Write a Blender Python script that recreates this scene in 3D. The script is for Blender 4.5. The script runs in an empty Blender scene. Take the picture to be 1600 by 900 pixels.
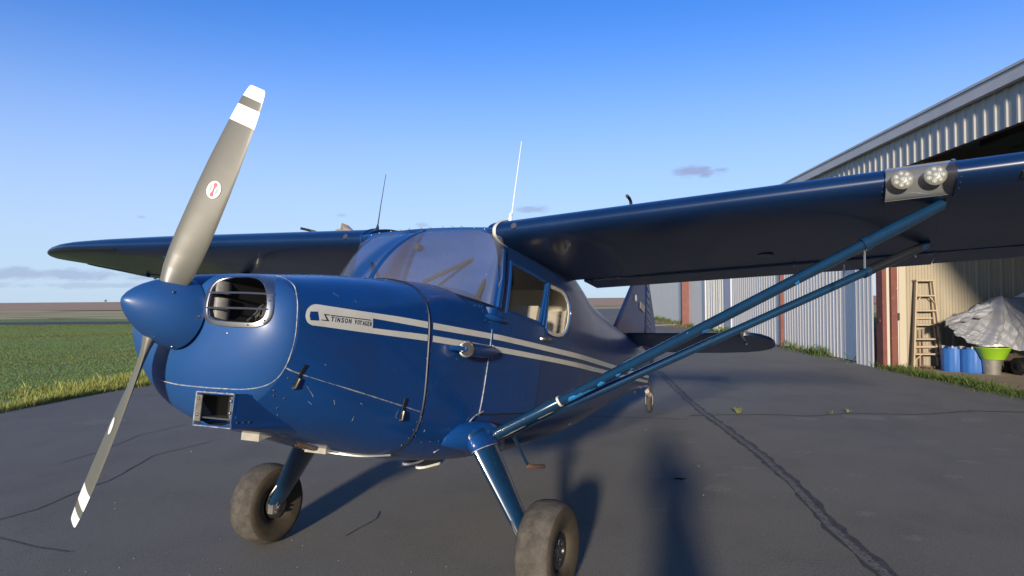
import bpy, bmesh, math, random
import numpy as np
from mathutils import Vector, Matrix
R=math.radians; sin=math.sin; cos=math.cos; PI=math.pi
scene=bpy.context.scene
COL=scene.collection
rng=random.Random(7)

# ------------------------------------------------------------------ camera
CAM_H=1.5375747
PITCH,ROLL=0.015462685,R(0.48)
def cam_dir(a,b,c):           # right, forward, up in an unrolled level camera -> world
    return Vector((a, b*cos(PITCH)-c*sin(PITCH), b*sin(PITCH)+c*cos(PITCH)))
cam=bpy.data.cameras.new('camera'); cam_ob=bpy.data.objects.new('camera',cam); COL.objects.link(cam_ob)
cx=cam_dir(cos(ROLL),0,-sin(ROLL)); cu=cam_dir(sin(ROLL),0,cos(ROLL)); cf=cam_dir(0,1,0)
cam_ob.matrix_world=Matrix(((cx.x,cu.x,-cf.x,0),(cx.y,cu.y,-cf.y,0),(cx.z,cu.z,-cf.z,CAM_H),(0,0,0,1)))
cam.sensor_width=36; cam.lens=36*1067/1600; cam.clip_start=.05; cam.clip_end=20000
scene.camera=cam_ob
scene.cycles.diffuse_bounces=8; scene.cycles.max_bounces=16; scene.cycles.transparent_max_bounces=16

# ------------------------------------------------------------------ light
SUN_AZ,SUN_EL=math.atan(.204),math.atan(.207)      # travel direction: right of +Y, downward
S_DIR=Vector((sin(SUN_AZ)*cos(SUN_EL),cos(SUN_AZ)*cos(SUN_EL),-sin(SUN_EL)))
sun=bpy.data.lights.new('sun','SUN'); sun.energy=2.0; sun.angle=R(3.0); sun.color=(1,.87,.70)
so=bpy.data.objects.new('sun',sun); COL.objects.link(so); so.rotation_euler=S_DIR.to_track_quat('-Z','Y').to_euler(); so.location=(0,-20,12)
scene.view_settings.view_transform='Standard'; scene.view_settings.look='None'
scene.view_settings.gamma=1; scene.view_settings.exposure=1.76
W=bpy.data.worlds.new('World'); scene.world=W; W.use_nodes=True
def build_world():
    nt=W.node_tree; nt.nodes.clear(); N=nt.nodes.new; L=nt.links.new
    out=N('ShaderNodeOutputWorld'); bg=N('ShaderNodeBackground'); bg.inputs[1].default_value=.14
    sky=N('ShaderNodeTexSky'); sky.sky_type='NISHITA'; sky.sun_disc=False; sky.sun_elevation=SUN_EL
    sky.sun_rotation=math.atan2(-S_DIR.x,-S_DIR.y)
    sky.air_density=1.0; sky.dust_density=.6; sky.ozone_density=2.2; sky.altitude=900
    tc=N('ShaderNodeTexCoord'); sep=N('ShaderNodeSeparateXYZ'); L(tc.outputs['Generated'],sep.inputs[0])
    def M(op,a,b=None,c=None):
        n=N('ShaderNodeMath'); n.operation=op
        for i,v in enumerate((a,b,c)):
            if v is None: continue
            if isinstance(v,(int,float)): n.inputs[i].default_value=v
            else: L(v,n.inputs[i])
        return n.outputs[0]
    az=M('ARCTAN2',sep.outputs[0],sep.outputs[1]); el=M('ARCSINE',sep.outputs[2])
    comb=N('ShaderNodeCombineXYZ'); L(M('MULTIPLY',az,22.),comb.inputs[0]); L(M('MULTIPLY',el,60.),comb.inputs[1])
    no=N('ShaderNodeTexNoise'); L(comb.outputs[0],no.inputs['Vector']); no.inputs['Scale'].default_value=1.0; no.inputs['Detail'].default_value=6; no.inputs['Roughness'].default_value=.62
    nz=M('MULTIPLY',M('SUBTRACT',no.outputs[0],.5),3.2)
    total=None
    # small clouds: azimuth, elevation, half width, half height (radians), strength
    for a,e,w,h,s in ((R(15.3),R(10.05),.040,.0105,.85),(R(17.2),R(10.1),.024,.006,.7),(R(2.2),R(7.4),.028,.007,.6),(R(-7.6),R(6.2),.012,.004,.4),(R(-14,),R(6.9),.010,.0035,.35),(R(-28.5),R(6.2),.008,.003,.4),(R(4.6),R(6.6),.014,.004,.35),
                    (R(-38),R(1.9),.30,.0085,.55),(R(-30),R(1.2),.22,.005,.35),(R(28),R(3.6),.2,.006,.3),(R(60),R(9),.2,.02,.4),(R(-70),R(5),.3,.012,.5),(R(100),R(6),.3,.015,.5),(R(-120),R(8),.3,.02,.5),(R(160),R(5),.35,.015,.5)):
        dx=M('DIVIDE',M('SUBTRACT',az,a),w); dy=M('DIVIDE',M('SUBTRACT',el,e),h)
        r=M('SQRT',M('ADD',M('MULTIPLY',dx,dx),M('MULTIPLY',dy,dy)))
        v=M('SUBTRACT',M('ADD',1.0,nz),r)
        mr=N('ShaderNodeMapRange'); mr.interpolation_type='SMOOTHSTEP'; L(v,mr.inputs[0]); mr.inputs[1].default_value=-.05; mr.inputs[2].default_value=.75; mr.inputs[4].default_value=s
        total=mr.outputs[0] if total is None else M('MAXIMUM',total,mr.outputs[0])
    # pale lilac air low over the plain, all the way round
    hz=N('ShaderNodeMapRange'); hz.interpolation_type='SMOOTHERSTEP'; L(el,hz.inputs[0]); hz.inputs[1].default_value=R(27); hz.inputs[2].default_value=R(-1); hz.inputs[3].default_value=0; hz.inputs[4].default_value=.85
    m0=N('ShaderNodeMix'); m0.data_type='RGBA'; L(hz.outputs[0],m0.inputs[0]); 
    hs=N('ShaderNodeHueSaturation'); hs.inputs['Saturation'].default_value=1.16; hs.inputs['Value'].default_value=1.0; L(sky.outputs[0],hs.inputs['Color'])
    tint=N('ShaderNodeMix'); tint.data_type='RGBA'; tint.blend_type='MULTIPLY'; tint.inputs[0].default_value=1; L(hs.outputs[0],tint.inputs[6]); tint.inputs[7].default_value=(.175,.29,.485,1)
    L(tint.outputs[2],m0.inputs[6]); m0.inputs[7].default_value=(1.22,1.50,1.90,1)
    mx=N('ShaderNodeMix'); mx.data_type='RGBA'; L(total,mx.inputs[0]); L(m0.outputs[2],mx.inputs[6]); mx.inputs[7].default_value=(.70,.84,1.32,1)
    L(mx.outputs[2],bg.inputs[0]); L(bg.outputs[0],out.inputs[0])
build_world()

# ------------------------------------------------------------------ materials
def mat(name,col,rough=.5,metal=0.,coat=0.,var=None,vscale=6.,spec=.5,bump=0.,bscale=60.,coat_rough=.08,stretch=None,chips=None,detail=5.):
    """Principled surface; var = second colour mixed in by noise; chips = (colour, scale, threshold)"""
    m=bpy.data.materials.new(name); m.use_nodes=True; nt=m.node_tree; N=nt.nodes.new; L=nt.links.new
    b=nt.nodes['Principled BSDF']; b.inputs['Base Color'].default_value=(*col,1); b.inputs['Roughness'].default_value=rough
    b.inputs['Metallic'].default_value=metal; b.inputs['Coat Weight'].default_value=coat; b.inputs['Coat Roughness'].default_value=coat_rough
    b.inputs['Specular IOR Level'].default_value=spec
    tc=N('ShaderNodeTexCoord'); vec=tc.outputs['Object']
    if stretch:
        mp=N('ShaderNodeMapping'); mp.inputs['Scale'].default_value=stretch; L(vec,mp.inputs[0]); vec=mp.outputs[0]
    c=None
    if var is not None:
        n=N('ShaderNodeTexNoise'); L(vec,n.inputs['Vector']); n.inputs['Scale'].default_value=vscale; n.inputs['Detail'].default_value=detail; n.inputs['Roughness'].default_value=.65
        r=N('ShaderNodeMapRange'); L(n.outputs[0],r.inputs[0]); r.inputs[1].default_value=.35; r.inputs[2].default_value=.68
        x=N('ShaderNodeMix'); x.data_type='RGBA'; L(r.outputs[0],x.inputs[0]); x.inputs[6].default_value=(*col,1); x.inputs[7].default_value=(*var,1); c=x.outputs[2]
        L(c,b.inputs['Base Color'])
        rr=N('ShaderNodeMapRange'); L(n.outputs[0],rr.inputs[0]); rr.inputs[3].default_value=max(.02,rough-.07); rr.inputs[4].default_value=min(1,rough+.10); L(rr.outputs[0],b.inputs['Roughness'])
    if chips:
        cc,cs,th=chips
        n=N('ShaderNodeTexNoise'); L(tc.outputs['Object'],n.inputs['Vector']); n.inputs['Scale'].default_value=cs; n.inputs['Detail'].default_value=3
        r=N('ShaderNodeMapRange'); L(n.outputs[0],r.inputs[0]); r.inputs[1].default_value=th; r.inputs[2].default_value=th+.012
        x=N('ShaderNodeMix'); x.data_type='RGBA'; L(r.outputs[0],x.inputs[0]); x.inputs[7].default_value=(*cc,1)
        if c is None: x.inputs[6].default_value=(*col,1)
        else: L(c,x.inputs[6])
        L(x.outputs[2],b.inputs['Base Color'])
    if bump:
        n=N('ShaderNodeTexNoise'); L(vec,n.inputs['Vector']); n.inputs['Scale'].default_value=bscale; n.inputs['Detail'].default_value=4
        bp=N('ShaderNodeBump'); bp.inputs['Strength'].default_value=bump; bp.inputs['Distance'].default_value=.01; L(n.outputs[0],bp.inputs['Height']); L(bp.outputs[0],b.inputs['Normal'])
    return m
def glass(name,tint=(.9,.93,.95),haze=0.04,refl=1.0):
    m=bpy.data.materials.new(name); m.use_nodes=True; nt=m.node_tree; nt.nodes.clear(); N=nt.nodes.new; L=nt.links.new
    o=N('ShaderNodeOutputMaterial'); t=N('ShaderNodeBsdfTransparent'); t.inputs[0].default_value=(*tint,1)
    d=N('ShaderNodeBsdfDiffuse'); d.inputs[0].default_value=(.74,.69,.62,1); g=N('ShaderNodeBsdfGlossy'); g.inputs['Roughness'].default_value=.015
    lw=N('ShaderNodeLayerWeight'); lw.inputs[0].default_value=.5; pw=N('ShaderNodeMath'); pw.operation='POWER'; L(lw.outputs['Facing'],pw.inputs[0]); pw.inputs[1].default_value=5
    f=N('ShaderNodeMath'); f.operation='MULTIPLY_ADD'; L(pw.outputs[0],f.inputs[0]); f.inputs[1].default_value=.93; f.inputs[2].default_value=.07
    n=N('ShaderNodeTexNoise'); n.inputs['Scale'].default_value=4; n.inputs['Detail'].default_value=6
    r=N('ShaderNodeMapRange'); L(n.outputs[0],r.inputs[0]); r.inputs[1].default_value=.3; r.inputs[2].default_value=.7; r.inputs[3].default_value=haze*.85; r.inputs[4].default_value=haze*1.15
    a=N('ShaderNodeMixShader'); L(r.outputs[0],a.inputs[0]); L(t.outputs[0],a.inputs[1]); L(d.outputs[0],a.inputs[2])
    mu=N('ShaderNodeMath'); mu.operation='MULTIPLY'; L(f.outputs[0],mu.inputs[0]); mu.inputs[1].default_value=refl
    s=N('ShaderNodeMixShader'); L(mu.outputs[0],s.inputs[0]); L(a.outputs[0],s.inputs[1]); L(g.outputs[0],s.inputs[2]); L(s.outputs[0],o.inputs[0])
    return m
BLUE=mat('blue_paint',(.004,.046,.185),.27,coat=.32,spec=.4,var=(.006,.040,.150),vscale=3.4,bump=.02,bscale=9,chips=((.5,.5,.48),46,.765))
BLUE_SATIN=mat('blue_satin_paint',(.012,.070,.225),.42,coat=.25,var=(.014,.060,.19),vscale=3,coat_rough=.25,bump=.02,bscale=10)
BLUE_FABRIC=mat('blue_doped_fabric',(.006,.027,.112),.33,coat=.4,var=(.008,.034,.12),vscale=2.5,bump=.05,bscale=7,coat_rough=.15)
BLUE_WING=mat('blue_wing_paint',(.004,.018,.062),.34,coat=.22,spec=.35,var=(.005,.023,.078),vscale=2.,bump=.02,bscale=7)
BLUE_STRUT=mat('blue_strut_paint',(.006,.034,.078),.22,coat=.7,var=(.006,.026,.062),vscale=9,chips=((.42,.42,.40),60,.76))
BRIGHT=mat('bare_bright_blue_paint',(.02,.19,.50),.35,var=(.03,.27,.60),vscale=30)
CREAM=mat('cream_stripe',(.62,.61,.53),.35,coat=.3,var=(.56,.55,.47),vscale=8)
INK=mat('navy_lettering',(.012,.018,.06),.5)
CHIP=mat('chipped_edge_white',(.42,.42,.40),.5,var=(.05,.08,.16),vscale=38)
PROP=mat('grey_propeller',(.118,.115,.093),.40,coat=.15,var=(.104,.10,.081),vscale=5,coat_rough=.2)
WHITE=mat('white_paint',(.76,.75,.70),.4,var=(.7,.69,.64),vscale=10)
RED_INK=mat('red_print',(.42,.05,.07),.45); TEAL_INK=mat('grey_teal_print',(.22,.33,.36),.45)
ALU=mat('brushed_aluminium',(.50,.49,.47),.38,metal=1,var=(.36,.355,.34),vscale=22)
STEEL=mat('dull_steel',(.30,.29,.27),.42,metal=1,var=(.2,.19,.18),vscale=30)
SHEET=mat('tan_sheet_metal',(.36,.34,.29),.5,var=(.26,.24,.20),vscale=20)
BRASS=mat('tarnished_brass',(.35,.22,.11),.4,metal=.8,var=(.25,.16,.09),vscale=25)
BLACK=mat('black_matte',(.012,.012,.013),.6); SOOT=mat('engine_grey',(.14,.135,.12),.6,var=(.08,.078,.07),vscale=25)
BLACKGLOSS=mat('black_gloss',(.012,.014,.018),.25,coat=.4)
TYRE=mat('dusty_tyre_tread',(.052,.046,.039),.9,var=(.098,.088,.074),vscale=16,bump=.35,bscale=90,spec=.2)
TYRESIDE=mat('brown_tyre_sidewall',(.040,.032,.022),.75,var=(.062,.050,.034),vscale=14,bump=.1,bscale=60,spec=.3)
RUST=mat('rusty_steel',(.16,.075,.045),.8,var=(.10,.06,.045),vscale=40)
LINING=mat('tan_cabin_lining',(.80,.69,.52),.85,var=(.74,.63,.47),vscale=5)
SEAT=mat('grey_tan_seat',(.58,.50,.39),.8,var=(.50,.43,.34),vscale=12)
RUBBER=mat('grey_gasket',(.5,.48,.43),.7,var=(.38,.36,.32),vscale=20)
GLASS=glass('plexiglass',haze=.09,refl=.85); SIDEGLASS=glass('side_window_glass',haze=.03,refl=.8); COVER=glass('clear_light_cover',haze=.04,refl=1.0)
LENS=mat('lamp_lens',(.50,.48,.40),.15,var=(.34,.32,.26),vscale=60)
CLOTH=mat('tan_canvas',(.36,.29,.22),.9,var=(.26,.21,.16),vscale=20)

# ------------------------------------------------------------------ mesh helpers
class G:
    """collects faces for ONE mesh"""
    def __init__(s): s.v=[]; s.f=[]; s.m=[]
    def add(s,vf,mi=0):
        o=len(s.v); s.v+=[tuple(p) for p in vf[0]]; s.f+=[tuple(i+o for i in f) for f in vf[1]]; s.m+=[mi]*len(vf[1]); return s
def finish(me,smooth=True,angle=38,recalc=True):
    if recalc:
        bm=bmesh.new(); bm.from_mesh(me); bmesh.ops.recalc_face_normals(bm,faces=bm.faces); bm.to_mesh(me); bm.free()
    if smooth:
        me.polygons.foreach_set('use_smooth',[True]*len(me.polygons)); me.set_sharp_from_angle(angle=R(angle))
    me.update()
def raw(name,vf,mats,smooth=True,angle=38,recalc=True,fm=None):
    me=bpy.data.meshes.new(name); me.from_pydata([tuple(p) for p in vf[0]],[],[tuple(f) for f in vf[1]])
    for m in (mats if isinstance(mats,(list,tuple)) else [mats]): me.materials.append(m)
    if fm: me.polygons.foreach_set('material_index',fm)
    finish(me,smooth,angle,recalc); return me
def obj(name,vf,mats,parent=None,smooth=True,angle=38,recalc=True,fm=None,label=None,kind=None,cat=None,group=None):
    if isinstance(vf,G): fm=vf.m; vf=(vf.v,vf.f)
    o=bpy.data.objects.new(name,raw(name,vf,mats,smooth,angle,recalc,fm)); COL.objects.link(o)
    if parent: o.parent=parent
    tag(o,label,cat,group,kind); return o
def tag(o,label=None,cat=None,group=None,kind=None):
    if label: o['label']=label
    if cat: o['category']=cat
    if group: o['group']=group
    if kind: o['kind']=kind
    return o
def empty(name,loc,label,cat,group=None,rz=0):
    o=bpy.data.objects.new(name,None); COL.objects.link(o); o.location=loc; o.rotation_euler=(0,0,rz); o.empty_display_size=.2
    return tag(o,label,cat,group)
def copy_tree(o,parent=None):
    c=o.copy(); COL.objects.link(c); c.parent=parent
    for ch in list(o.children): copy_tree(ch,c)
    return c
def tube(path,r,n=8,r2=None,up=None,cap=True):
    """round or oval (r,r2) tube along a path; r may be a list"""
    P=[Vector(p) for p in path]; V=[];F=[]; u=None
    for i,p in enumerate(P):
        t=(P[min(i+1,len(P)-1)]-P[max(i-1,0)]).normalized()
        if u is None:
            u=Vector(up) if up else Vector((0,0,1))
            if abs(u.normalized().dot(t))>.95: u=Vector((1,0,0))
        u=(u-t*u.dot(t)).normalized(); w=t.cross(u)
        ra=r[i] if isinstance(r,(list,tuple)) else r; rb=(r2[i] if isinstance(r2,(list,tuple)) else r2) if r2 is not None else ra
        for k in range(n):
            a=2*PI*k/n; V.append(p+u*(ra*cos(a))+w*(rb*sin(a)))
    for i in range(len(P)-1):
        for k in range(n):
            F.append((i*n+k,i*n+(k+1)%n,(i+1)*n+(k+1)%n,(i+1)*n+k))
    if cap: F.append(tuple(range(n))); F.append(tuple(range((len(P)-1)*n,len(P)*n)))
    return V,F
def box(c,s,m=None):
    x,y,z=s[0]/2,s[1]/2,s[2]/2
    V=[Vector((i*x,j*y,k*z)) for i in(-1,1) for j in(-1,1) for k in(-1,1)]
    if m is not None: V=[m@v for v in V]
    V=[v+Vector(c) for v in V]
    return V,[(0,1,3,2),(4,6,7,5),(0,4,5,1),(2,3,7,6),(0,2,6,4),(1,5,7,3)]
def bar(a,b,w,h,up=(0,0,1)):
    """rectangular bar from a to b"""
    return tube_rect([a,b],w,h,up)
def tube_rect(path,w,h,up=(0,0,1)):
    P=[Vector(p) for p in path]; V=[];F=[]
    for i,p in enumerate(P):
        t=(P[min(i+1,len(P)-1)]-P[max(i-1,0)]).normalized(); u=Vector(up); u=(u-t*u.dot(t)).normalized(); s=t.cross(u)
        V+=[p+s*w/2+u*h/2,p-s*w/2+u*h/2,p-s*w/2-u*h/2,p+s*w/2-u*h/2]
    for i in range(len(P)-1):
        for k in range(4): F.append((i*4+k,i*4+(k+1)%4,i*4+4+(k+1)%4,i*4+4+k))
    F+=[(0,1,2,3),tuple(range(len(V)-4,len(V)))]
    return V,F
def lathe(prof,c=(0,0,0),axis=(0,0,1),n=24,cap=True):
    """prof: (height along axis, radius)"""
    ax=Vector(axis).normalized(); u=ax.orthogonal().normalized(); w=ax.cross(u); c=Vector(c); V=[];F=[]
    for h,r in prof:
        for k in range(n):
            a=2*PI*k/n; V.append(c+ax*h+u*(r*cos(a))+w*(r*sin(a)))
    for i in range(len(prof)-1):
        for k in range(n): F.append((i*n+k,i*n+(k+1)%n,(i+1)*n+(k+1)%n,(i+1)*n+k))
    if cap: F.append(tuple(range(n))); F.append(tuple(range((len(prof)-1)*n,len(prof)*n)))
    return V,F
def sheet(rows):
    """grid of points -> single sided sheet"""
    n=len(rows[0]); V=[p for r in rows for p in r]; F=[(i*n+j,i*n+j+1,(i+1)*n+j+1,(i+1)*n+j) for i in range(len(rows)-1) for j in range(n-1)]
    return V,F
def slab(rows,off):
    """grid of points thickened by the offset vector -> closed"""
    n=len(rows[0]); m=len(rows); o=Vector(off); A=[Vector(p) for r in rows for p in r]; K=len(A)
    V=A+[p+o for p in A]; F=[]
    for i in range(m-1):
        for j in range(n-1):
            q=(i*n+j,i*n+j+1,(i+1)*n+j+1,(i+1)*n+j); F.append(q); F.append(tuple(x+K for x in q[::-1]))
    B=[j for j in range(n)]+[i*n+n-1 for i in range(1,m)]+[(m-1)*n+j for j in range(n-2,-1,-1)]+[i*n for i in range(m-2,0,-1)]
    for a,b in zip(B,B[1:]+B[:1]): F.append((a,b,b+K,a+K))
    return V,F
def boolean_cut(o,cutters):
    """carve closed meshes out of o and bake the result"""
    tmp=[]
    for vf in cutters:
        c=bpy.data.objects.new('cutter',raw('cutter',vf,[],smooth=False)); COL.objects.link(c); c.matrix_world=o.matrix_world if o.parent is None else o.matrix_basis
        md=o.modifiers.new('cut','BOOLEAN'); md.operation='DIFFERENCE'; md.object=c; md.solver='EXACT'; tmp.append(c)
    par=o.parent; o.parent=None
    bpy.context.view_layer.update()
    dg=bpy.context.evaluated_depsgraph_get(); me=bpy.data.meshes.new_from_object(o.evaluated_get(dg)); o.modifiers.clear(); old=o.data; o.data=me; me.name=old.name
    o.parent=par
    for c in tmp: d=c.data; bpy.data.objects.remove(c); bpy.data.meshes.remove(d)
    me.polygons.foreach_set('use_smooth',[True]*len(me.polygons)); me.set_sharp_from_angle(angle=R(38))

# ================================================================== AIRPLANE
# body axes used while building: x aft from the spinner tip, y to port, z up from the thrust line
plane=empty('airplane',(0,0,0),'dark blue high-wing propeller airplane with cream stripes parked on the asphalt','airplane')
_R=((-0.43391288,-0.89035875,0.13777119),(0.89893088,-0.43809048,0.0),(0.06035625,0.12384678,0.99046408))
plane.matrix_world=Matrix(((_R[0][0],_R[1][0],_R[2][0],-.697),(_R[0][1],_R[1][1],_R[2][1],3.936),(_R[0][2],_R[1][2],_R[2][2],0),(0,0,0,1)))
def loc(p): return (1.8202-p[0],p[1],1.3046+p[2])
def A(name,vf,mats,parent=None,**k):
    if isinstance(vf,G): k['fm']=vf.m; vf=(vf.v,vf.f)
    return obj(name,([loc(p) for p in vf[0]],[tuple(f)[::-1] for f in vf[1]]),mats,parent or plane,**k)
def mir(vf): return [(p[0],-p[1],p[2]) for p in vf[0]],[tuple(f)[::-1] for f in vf[1]]
# stations: x, w, zt, zb, zc, nt, nb, yc
ST=[(.245,.17,.05,-.20,-.03,2.2,2.0,.015),(.255,.25,.085,-.25,-.035,2.4,1.9,.02),(.275,.335,.118,-.30,-.045,2.7,1.8,.02),(.30,.385,.137,-.345,-.055,2.9,1.75,.02),(.335,.425,.150,-.39,-.065,3.1,1.75,.02),(.38,.450,.160,-.43,-.075,3.3,1.8,.02),
(.55,.474,.186,-.478,-.08,3.5,2.4,.015),(.80,.497,.226,-.527,-.09,3.7,3.2,.01),(1.22,.527,.275,-.62,-.1,3.8,3.9,0),
(1.6,.535,.310,-.668,-.1,3.8,4.2,0),(1.9,.538,.325,-.682,-.1,3.8,4.4,0)]
SF=[(1.9,.538,.70,-.682,-.12,6.5,4.4,0),(2.4,.537,.755,-.678,-.12,6.5,4.4,0),(3.0,.522,.765,-.635,-.12,6.0,4.4,0),(3.3,.508,.745,-.605,-.12,5.2,4.4,0),(3.7,.465,.705,-.565,-.12,4.0,4.4,0),(4.2,.402,.64,-.505,-.10,3.0,4.2,0),(4.8,.325,.563,-.433,-.06,2.6,4,0),(5.5,.235,.482,-.349,-.01,2.4,3.6,0),(6.2,.150,.41,-.268,.03,2.3,3.2,0),(6.8,.085,.35,-.2,.06,2.2,3,0),(7.3,.035,.30,-.13,.08,2.2,2.6,0)]
def interp(S,x):
    if x<=S[0][0]: return S[0]
    if x>=S[-1][0]: return S[-1]
    n=len(S)
    for i in range(n-1):
        if S[i][0]<=x<=S[i+1][0]: break
    a,b=S[i],S[i+1]; h=b[0]-a[0]; t=(x-a[0])/h; out=[x]
    for k in range(1,len(a)):
        d=(b[k]-a[k])/h
        def sl(j):
            if j==0: return (S[1][k]-S[0][k])/(S[1][0]-S[0][0])
            if j==n-1: return (S[-1][k]-S[-2][k])/(S[-1][0]-S[-2][0])
            p=(S[j][k]-S[j-1][k])/(S[j][0]-S[j-1][0]); q=(S[j+1][k]-S[j][k])/(S[j+1][0]-S[j][0])
            return 0 if p*q<=0 else 2*p*q/(p+q)
        m0,m1=sl(i),sl(i+1)
        out.append((2*t**3-3*t*t+1)*a[k]+(t**3-2*t*t+t)*h*m0+(-2*t**3+3*t*t)*b[k]+(t**3-t*t)*h*m1)
    return tuple(out)
def station(x): return interp(ST if x<1.9 else SF,x)
def side_y(x,z,sgn=1):
    _,w,zt,zb,zc,nt,nb,yc=station(x)
    if z>=zc: f=min(1,(z-zc)/(zt-zc)); n=nt
    else: f=min(1,(zc-z)/(zc-zb)); n=nb
    return yc+sgn*w*max(0,1-f**n)**(1/n)
def ring(x,N=64):
    _,w,zt,zb,zc,nt,nb,yc=station(x); P=[]
    for i in range(N):
        a=2*math.pi*i/N; c,s=math.cos(a),math.sin(a); n=nt if s>=0 else nb; H=(zt-zc) if s>=0 else (zc-zb)
        P.append((x,yc+w*math.copysign(abs(c)**(2/n),c),zc+math.copysign(H*abs(s)**(2/n),s)))
    return P

SOOTLIGHT=mat('sooty_sheet_metal',(.22,.21,.19),.55,var=(.13,.125,.11),vscale=30)
def front_x(y,z):
    a,b=.245,.6
    def inside(x):
        _,w,zt,zb,zc,nt,nb,yc=station(x); H=(zt-zc) if z>=zc else (zc-zb); n=nt if z>=zc else nb
        return (abs(y-yc)/w)**n+(abs(z-zc)/H)**n<=1
    if inside(a): return a
    for _ in range(40):
        c=(a+b)/2
        if inside(c): b=c
        else: a=c
    return b
def loft(xs,N=72,cap0=True,cap1=True,inset=0.):
    V=[];F=[]
    for x in xs:
        _,w,zt,zb,zc,nt,nb,yc=station(x)
        for p in ring(x,N):
            if inset:
                p=(p[0],yc+(p[1]-yc)*(1-inset/w),zc+(p[2]-zc)*(1-inset/((zt-zc) if p[2]>zc else (zc-zb))))
            V.append(p)
    m=len(xs)
    for i in range(m-1):
        for k in range(N): F.append((i*N+k,i*N+(k+1)%N,(i+1)*N+(k+1)%N,(i+1)*N+k))
    if cap0: F.append(tuple(range(N)))
    if cap1: F.append(tuple(range((m-1)*N,m*N)))
    return V,F
def lin(a,b,n): return [a+(b-a)*i/(n-1) for i in range(n)]
def on_side(x,z,off=.002,sgn=1): return (x,side_y(x,z,sgn)+sgn*off,z)
def side_strip(xs,ztop,zbot,off=.002,sgn=1,nz=3):
    rows=[]
    for x in xs: rows.append([on_side(x,ztop(x)+(zbot(x)-ztop(x))*j/nz,off,sgn) for j in range(nz+1)])
    return sheet(rows)
def side_patch(poly,off=.002,sgn=1,sub=.02):
    """flat outline (x,z) laid on the side of the fuselage"""
    bm=bmesh.new(); vs=[bm.verts.new((p[0],0,p[1])) for p in poly]; bm.faces.new(vs)
    bmesh.ops.triangulate(bm,faces=bm.faces[:])
    for _ in range(2):
        es=[e for e in bm.edges if e.calc_length()>sub]
        if es: bmesh.ops.subdivide_edges(bm,edges=es,cuts=max(1,min(6,int(max(e.calc_length() for e in es)/sub)))); bmesh.ops.triangulate(bm,faces=bm.faces[:])
    bm.verts.index_update(); V=[on_side(v.co.x,v.co.z,off,sgn) for v in bm.verts]; F=[tuple(v.index for v in f.verts) for f in bm.faces]; bm.free()
    return V,F
def seam(name,pts,r,m,parent=None,off=0.0):
    return A(name,tube([on_side(x,z,off) if len((x,z))==2 else None for x,z in pts],r,6),m,parent)
def smooth_path(P,n=6):
    P=[Vector(p) for p in P]; out=[]
    for i in range(len(P)-1):
        a=P[max(i-1,0)];b=P[i];c=P[i+1];d=P[min(i+2,len(P)-1)]
        for k in range(n):
            t=k/n; out.append(.5*((2*b)+(c-a)*t+(2*a-5*b+4*c-d)*t*t+(3*b-3*c+d-a)*t**3))
    out.append(P[-1]); return out

# ---- nose bowl with the cooling inlet cut in
nose=A('nose_bowl',loft([.245,.2475,.251,.255,.262,.27,.28,.29,.30,.315,.335,.355,.375,.392]),BLUE_SATIN)
inl_in=[(.150,.085),(.165,.112),(.21,.127),(.26,.131),(.305,.124),(.345,.105),(.375,.075),(.394,.035),(.400,-.005),(.392,-.033),(.372,-.046),(.345,-.050),(.25,-.048),(.19,-.043),(.162,-.030),(.150,0.0)]
inl_out=[(.128,.09),(.145,.124),(.198,.145),(.26,.151),(.318,.143),(.362,.119),(.393,.083),(.413,.037),(.419,-.011),(.408,-.047),(.383,-.064),(.345,-.070),(.25,-.069),(.187,-.063),(.145,-.046),(.128,0.0)]
def prism_x(poly,x0,x1):
    n=len(poly); V=[(x0,y,z) for y,z in poly]+[(x1,y,z) for y,z in poly]
    return V,[tuple(range(n))[::-1],tuple(range(n,2*n))]+[(i,(i+1)%n,n+(i+1)%n,n+i) for i in range(n)]
def Lp(vf): return [loc(p) for p in vf[0]],[tuple(f)[::-1] for f in vf[1]]
def cut(o,cs): 
    o.parent=None; boolean_cut(o,[Lp(c) for c in cs]); o.parent=plane
scoop_in=[(.097,-.440),(.281,-.440),(.281,-.325),(.097,-.325)]
star_in=[(-y+.04,z) for y,z in inl_in][::-1]; star_out=[(-y+.04,z) for y,z in inl_out][::-1]
cut(nose,[prism_x(inl_in,.1,.45),prism_x(star_in,.1,.45),prism_x(scoop_in,.2,.45)])

def in_poly(y,z,P):
    c=False
    for (a,b),(d,e) in zip(P,P[1:]+P[:1]):
        if (b>z)!=(e>z) and y<(d-a)*(z-b)/(e-b)+a: c=not c
    return c
def blacken(o,col):
    me=o.data; me.materials.clear(); me.materials.append(col); me.materials.append(BLACK)
    for p in me.polygons:
        x,y,z=1.8202-p.center.x,p.center.y,p.center.z-1.3046; k=0
        for P in(inl_in,star_in,scoop_in):
            cy=sum(q[0] for q in P)/len(P); cz=sum(q[1] for q in P)/len(P)
            if in_poly(cy+(y-cy)*.97,cz+(z-cz)*.97,P) and x>front_x(y,z)+.006: k=1
        p.material_index=k
blacken(nose,BLUE_SATIN)
def ring_frame(inner,outer,prof):
    """bezel: closed band between two outlines on the nose surface"""
    I=[(y,z) for y,z in inner]; V=[];F=[]; n=len(I)
    k=len(prof)
    ii=smooth_path([(0,y,z) for y,z in inner+inner[:1]],4)[:-1]; oo=smooth_path([(0,y,z) for y,z in outer+outer[:1]],4)[:-1]; n=len(ii)
    for a,b in zip(ii,oo):
        for t,o in prof:
            y=a.y+(b.y-a.y)*t; z=a.z+(b.z-a.z)*t
            V.append((front_x(y,z)-o,y,z))
    for i in range(n):
        for j in range(k): F.append((i*k+j,i*k+(j+1)%k,((i+1)%n)*k+(j+1)%k,((i+1)%n)*k+j))
    return V,F
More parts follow.
